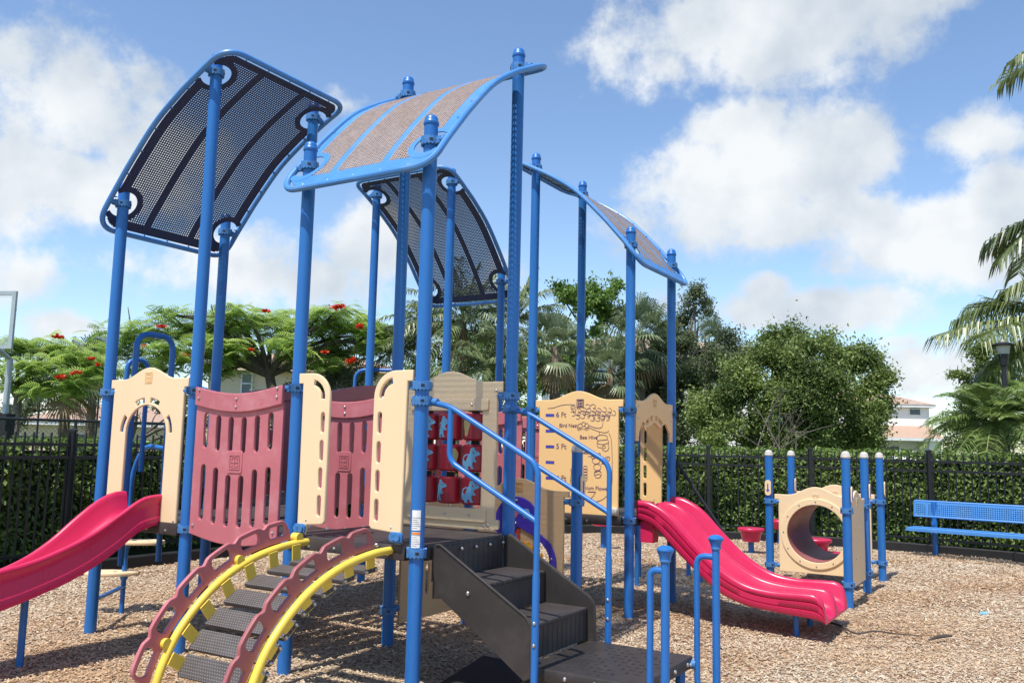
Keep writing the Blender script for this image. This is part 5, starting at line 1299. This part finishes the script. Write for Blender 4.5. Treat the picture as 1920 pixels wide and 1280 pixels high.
fan_palm('sabal palm half hidden by the dark tree beside the white house', 1330, 650, 30, 20, 1.1, .13, tint=.45)
feather_palm('dark feather palm behind the panel with the red drums', 800, 640, 25, 26, 2.3, 'palm', .11, dead=3, tint=.35, hang=.7)
feather_palm('tall feather palm below the far shade roof', 868, 600, 24, 30, 2.5, 'palm', .12, dead=5, tint=.45, hang=.8)
feather_palm('feather palm with long drooping fronds right of the far shade roof', 960, 610, 26, 28, 2.6, 'palm', .12, dead=4, tint=.5, hang=.8)
feather_palm('low feather palm filling the gap under the tall one', 910, 690, 22, 18, 1.5, 'palm', .09, tint=.35, hang=.6)
feather_palm('small feather palm behind the left end of the red barrier', 745, 655, 26, 20, 2.0, 'palm', .1, dead=2, tint=.45, hang=.7)
feather_palm('bushy date palm with arching green fronds right of the white house', 1866, 792, 17, 50, 1.55, 'datep', .19, nl=50, ll=.34, lw=.02, hang=.35, tint=.6, droop=1.15)
feather_palm('second date palm at the right edge behind the first', 1950, 780, 18.5, 44, 1.7, 'datep', .13, nl=40, ll=.30, lw=.02, hang=.35, tint=.5, droop=1.15)
pa = math.atan2(-.30, -1)
feather_palm('coconut palm at the right edge with one great frond arching left', 2010, 598, 20.5, 0, 0, 'coco', .15, nl=84, ll=1.15, lw=.034, hang=1.0, tint=.62,
    fronds=[(math.pi-.05, 3.3, .10, .42), (math.pi+.35, 3.15, .02, .42), (math.pi-.5, 3.0, .5, .8), (2.2, 3, .6, .7), (1.2, 3, .5, .7), (.2, 3, .5, .8), (-.8, 3, .6, .8), (-1.6, 2.8, .3, .9), (math.pi+.9, 2.4, .9, .9), (math.pi-.2, 2.5, .95, .95), (math.pi+.1, 2.3, -.35, .4), (math.pi-.9, 2.5, -.3, .5)])
feather_palm('tall palm at the upper right with only its hanging frond tips showing', 2150, 60, 14, 0, 0, 'palm', .16, nl=40, ll=.7, lw=.05, hang=.9, tint=.4,
    fronds=[(math.pi-.1, 2.4, .25, .75), (math.pi+.3, 2.45, .5, .9), (math.pi+.9, 2.6, .3, .7), (math.pi-.8, 2.6, .3, .7), (.5, 2.6, .4, .7), (1.4, 2.6, .4, .7), (-.6, 2.6, .4, .7), (-1.4, 2.6, .2, .7), (math.pi, 2.0, -.7, .3)])
feather_palm('dark palm with drooping fronds at the right edge of the view', 2035, 410, 13, 0, 0, 'palm', .14, nl=46, ll=.62, lw=.032, hang=1.0, tint=.14,
    fronds=[(math.pi-.15, 1.45, .1, 1.0), (math.pi+.25, 1.5, -.15, .9), (math.pi-.5, 1.6, .3, .9), (math.pi+.7, 1.6, .2, .8), (.4, 1.6, .3, .8), (1.5, 1.6, .3, .8), (-.7, 1.6, .3, .8), (2.2, 1.6, .3, .8), (-1.6, 1.5, .3, .8)])
# broadleaf trees
broadleaf('tree', 'bright green broadleaf tree rising behind the right deck posts', base(1080, 29), [px_blob(*q, 29, dy) for *q, dy in ((1105, 555, 42, 28, 0), (1140, 548, 30, 24, .5), (1070, 570, 28, 28, -.5), (1120, 590, 45, 30, 0), (1055, 545, 16, 14, 0), (1060, 660, 40, 30, -1), (1045, 700, 35, 30, 0), (1150, 590, 26, 26, .5))], 'bright', .17, 13000, r0=.15, cl=70, spread=.22)
broadleaf('tree', 'dark small-leaved oak between the double slide post and the white house', base(1270, 27), [px_blob(*q, 27, dy) for *q, dy in ((1305, 575, 26, 26, 0), (1285, 620, 45, 34, 0), (1340, 640, 40, 30, .6), (1250, 690, 60, 40, 0), (1320, 700, 60, 44, -.4), (1230, 760, 50, 50, 0), (1300, 780, 70, 50, -.6), (1370, 690, 50, 40, .4), (1210, 700, 36, 40, .8), (1215, 820, 60, 40, 0), (1300, 830, 60, 30, 0), (1250, 640, 34, 34, .8), (1275, 740, 50, 40, .2), (1240, 800, 50, 40, .5), (1190, 690, 34, 34, 1.2), (1190, 760, 40, 40, .5), (1310, 550, 14, 10, 0))], 'oak', .11, 72000, r0=.16, cl=110, spread=.26, tb=.08)
BIG = broadleaf('tree', 'large spreading green tree behind the tunnel unit', base(1520, 24), [px_blob(*q, 24, dy) for *q, dy in ((1480, 650, 50, 26, 0), (1440, 690, 60, 40, -.3), (1530, 675, 60, 40, -.6), (1590, 665, 42, 28, .3), (1400, 740, 60, 50, 0), (1465, 745, 62, 46, -.6), (1560, 740, 60, 50, -1), (1630, 700, 40, 36, 0), (1625, 770, 34, 46, .4), (1600, 790, 56, 44, -.6), (1380, 810, 60, 40, 0), (1480, 825, 74, 32, -.4), (1420, 840, 60, 22, -.2), (1550, 838, 60, 22, -.2), (1500, 700, 70, 40, -.8), (1570, 828, 70, 30, 0), (1625, 825, 34, 30, 0), (1495, 632, 16, 12, 0), (1632, 668, 22, 16, 0), (1342, 780, 45, 45, .3), (1430, 648, 20, 14, .3))], 'ficus', .105, 125000, r0=.22, cl=110, spread=.27, tb=.02, fork=.25)
def bare_twigs(t, Y, n, x0, y0, spread, seed):
    rr = np.random.default_rng(seed); b = MB(); B = np.array(t.location)
    for _ in range(n):
        a = at(x0+rr.normal(0, 22), y0, Y+rr.normal(0, .2)); e = at(x0+rr.normal(0, spread), y0-rr.uniform(50, 130), Y+rr.normal(-.3, .5)); m = (a+e)/2+rr.normal(0, .12, 3)+np.array([0, 0, .12])
        p = cr_path([a-B, m-B, e-B], 5); r0 = rr.uniform(.008, .022); b.tube(p, np.linspace(r0, r0*.25, len(p)), 'bark', 5)
        for _k in range(3):
            o = p[rr.integers(3, len(p)-1)]; q = o+rr.normal(0, .28, 3)+np.array([0, 0, .1]); b.tube([o, (o+q)/2+rr.normal(0, .04, 3), q], [r0*.4, r0*.3, r0*.12], 'bark', 4)
    b.build('bare_branches', t)
bare_twigs(BIG, 22.4, 12, 1462, 852, 62, 4)
broadleaf('tree', 'grey-green shrubby tree behind the left climber hand-hold panel', base(640, 25), [px_blob(*q, 25, dy) for *q, dy in ((640, 690, 46, 30, 0), (605, 710, 40, 30, .4), (675, 720, 40, 30, 0), (640, 760, 60, 40, 0), (560, 760, 60, 40, .8), (720, 770, 60, 40, .5))], 'olive', .10, 16000, r0=.12, cl=90, spread=.24)
broadleaf('tree', 'leafy green tree behind the long-fronded palms', base(850, 31), [px_blob(*q, 31, dy) for *q, dy in ((790, 700, 60, 50, 0), (870, 690, 70, 60, 0), (960, 700, 60, 60, 0), (1020, 740, 60, 50, 0), (740, 760, 60, 50, 0), (880, 790, 120, 40, 0), (1000, 800, 80, 40, 0), (1100, 770, 60, 50, 1), (1170, 790, 50, 50, 1), (1000, 660, 50, 40, 1), (1090, 700, 50, 40, 1), (930, 640, 40, 30, 1), (830, 640, 40, 30, 1))], 'bright', .13, 40000, r0=.16, cl=80, spread=.3)
broadleaf('tree', 'dark clump of tree behind the sabal palms at the far left', base(230, 33), [px_blob(*q, 33, dy) for *q, dy in ((90, 745, 70, 40, 0), (20, 770, 70, 40, 0), (190, 740, 60, 40, 0), (260, 760, 60, 40, 0), (330, 770, 60, 40, 0), (430, 780, 60, 35, 0), (520, 780, 60, 35, 0))], 'oak', .15, 17000, r0=.16, cl=80, spread=.3)
broadleaf('tree', 'leafy tree behind the lamp post and date palms', base(1875, 24), [px_blob(*q, 24, dy) for *q, dy in ((1870, 680, 60, 36, 0), (1800, 705, 24, 10, 0), (1900, 730, 60, 40, 0), (1835, 745, 44, 36, 0), (1940, 700, 50, 50, 0), (1850, 800, 90, 44, .5), (1815, 810, 24, 30, 1), (1790, 835, 20, 14, 1), (1830, 655, 26, 18, .2))], 'ficus', .11, 24000, r0=.14, cl=90, spread=.24, tb=-.05)
broadleaf('shrub', 'low clipped shrub row in front of the far palms by the white house', base(1800, 38), [px_blob(x, 852, 34, 14, 38) for x in (1800, 1835, 1870)], 'bright', .12, 3000, r0=.05, cl=80, spread=.2, cat='shrub')

# ================================================================== LIGHT AND SKY
SEL, SAZ = R(63.5), R(236)           # sun stands towards the camera's left
sund = Vector((math.cos(SEL)*math.cos(SAZ), math.cos(SEL)*math.sin(SAZ), math.sin(SEL)))
sl_ = bpy.data.lights.new('sun', 'SUN'); sl_.energy = 4.3; sl_.angle = R(.53); sl_.color = (1, .95, .87)
so = bpy.data.objects.new('sun', sl_); COL.objects.link(so); so.rotation_euler = sund.to_track_quat('Z', 'Y').to_euler()
w = bpy.data.worlds.new('World'); sc.world = w; w.use_nodes = True; N, L = w.node_tree.nodes, w.node_tree.links; N.clear()
def nd(t, **k):
    n = N.new(t)
    for a, v in k.items(): setattr(n, a, v)
    return n
def mth(op, a, b=None, c=None, clamp=False):
    n = nd('ShaderNodeMath', operation=op, use_clamp=clamp)
    for i, v in enumerate((a, b, c)):
        if v is None: continue
        if isinstance(v, (int, float)): n.inputs[i].default_value = v
        else: L.new(v, n.inputs[i])
    return n.outputs[0]
sky = nd('ShaderNodeTexSky', sky_type='NISHITA', sun_disc=False, sun_elevation=SEL, sun_rotation=math.pi/2-SAZ, air_density=1.0, dust_density=.25, ozone_density=3.5)
tc = nd('ShaderNodeTexCoord'); D = tc.outputs['Generated']
n1 = nd('ShaderNodeTexNoise'); n1.inputs['Scale'].default_value = 5.5; n1.inputs['Detail'].default_value = 9; n1.inputs['Roughness'].default_value = .66; L.new(D, n1.inputs['Vector'])
n2 = nd('ShaderNodeTexNoise'); n2.inputs['Scale'].default_value = 17; n2.inputs['Detail'].default_value = 8; n2.inputs['Roughness'].default_value = .62; L.new(D, n2.inputs['Vector'])
nz = mth('ADD', mth('MULTIPLY', mth('SUBTRACT', n1.outputs['Fac'], .5), 1.5), mth('MULTIPLY', mth('SUBTRACT', n2.outputs['Fac'], .5), 1.3))
CL = [ # photo position, half sizes, strength
 (140, 200, 200, 140, 1.0), (40, 120, 130, 110, .75), (270, 290, 150, 130, .9), (110, 340, 240, 90, 1.05), (20, 330, 120, 100, .95), (640, 195, 55, 40, .6),
 (560, 525, 280, 80, .85), (420, 480, 170, 70, .75), (690, 470, 130, 100, .95), (250, 500, 140, 70, .5), (140, 612, 95, 34, .95), (40, 520, 90, 60, .5), (960, 520, 120, 90, .6),
 (1480, 40, 350, 120, 1.05), (1250, 130, 110, 80, .75), (1650, 10, 240, 70, .9), (1400, 340, 250, 130, 1.15), (1380, 245, 120, 70, 1.0), (1570, 280, 160, 100, 1.05), (1180, 430, 180, 75, .65), (1480, 420, 260, 80, 1.0),
 (1840, 260, 140, 65, .8), (1760, 450, 260, 90, 1.05), (1900, 350, 100, 90, .8), (1520, 580, 190, 52, 1.1), (1445, 545, 64, 44, 1.0), (1640, 560, 90, 44, .85), (1760, 700, 110, 55, .75), (1700, 640, 60, 20, .35), (1250, 560, 120, 50, .4), (1000, 400, 80, 50, .3),
 (-250, 250, 260, 200, .9), (2250, 300, 260, 200, .9), (900, -500, 500, 200, .8), (200, -700, 400, 260, .8), (2100, -500, 400, 250, .8)]
dens = None; shade = None
for x, y, a, b_, s in CL:
    d = ray(x, y); d /= np.linalg.norm(d); hr = np.cross(d, [0, 0, 1]); hr /= np.linalg.norm(hr); up = np.cross(hr, d)
    def dotn(v, off):
        n = nd('ShaderNodeVectorMath', operation='DOT_PRODUCT'); L.new(D, n.inputs[0]); n.inputs[1].default_value = tuple(v); return n.outputs['Value']
    p = mth('MULTIPLY', dotn(hr, 0), CF/a*.94); q = mth('MULTIPLY', dotn(up, 0), CF/b_*.94); fr_ = mth('GREATER_THAN', dotn(d, 0), .1)
    rr = mth('SQRT', mth('ADD', mth('MULTIPLY', p, p), mth('MULTIPLY', q, q)))
    v = mth('MULTIPLY', mth('MULTIPLY', mth('SUBTRACT', 1.2, rr), fr_), s)
    dens = v if dens is None else mth('MAXIMUM', dens, v)
# elsewhere in the sky: scattered cloud as well
dn = mth('ADD', dens, nz); mask = nd('ShaderNodeMapRange', interpolation_type='SMOOTHSTEP'); mask.inputs[1].default_value = .22; mask.inputs[2].default_value = .76; mask.inputs[4].default_value = .97; L.new(dn, mask.inputs[0])
n3 = nd('ShaderNodeTexNoise'); n3.inputs['Scale'].default_value = 8; n3.inputs['Detail'].default_value = 7; mp = nd('ShaderNodeMapping'); mp.inputs['Location'].default_value = (3, 1, .35); L.new(D, mp.inputs[0]); L.new(mp.outputs[0], n3.inputs['Vector'])
cc = nd('ShaderNodeValToRGB'); e = cc.color_ramp.elements; e[0].position = .36; e[0].color = (.60, .68, .77, 1); e[1].position = .62; e[1].color = (.95, .98, 1, 1); L.new(n3.outputs['Fac'], cc.inputs[0])
sk = nd('ShaderNodeMix', data_type='RGBA', blend_type='MULTIPLY'); sk.inputs[0].default_value = 1; L.new(sky.outputs[0], sk.inputs[6]); sk.inputs[7].default_value = (.1, .1, .1, 1)
bgs = nd('ShaderNodeBackground'); L.new(sky.outputs[0], bgs.inputs['Color']); bgs.inputs['Strength'].default_value = .15
bgc = nd('ShaderNodeBackground'); L.new(cc.outputs[0], bgc.inputs['Color']); bgc.inputs['Strength'].default_value = .74
mx = nd('ShaderNodeMixShader'); L.new(mask.outputs[0], mx.inputs[0]); L.new(bgs.outputs[0], mx.inputs[1]); L.new(bgc.outputs[0], mx.inputs[2])
ou = nd('ShaderNodeOutputWorld'); L.new(mx.outputs[0], ou.inputs['Surface'])
sc.view_settings.view_transform = 'Standard'; sc.view_settings.look = 'None'; sc.view_settings.exposure = .42; sc.view_settings.gamma = 1
sc.cycles.max_bounces = 6; sc.cycles.transparent_max_bounces = 8
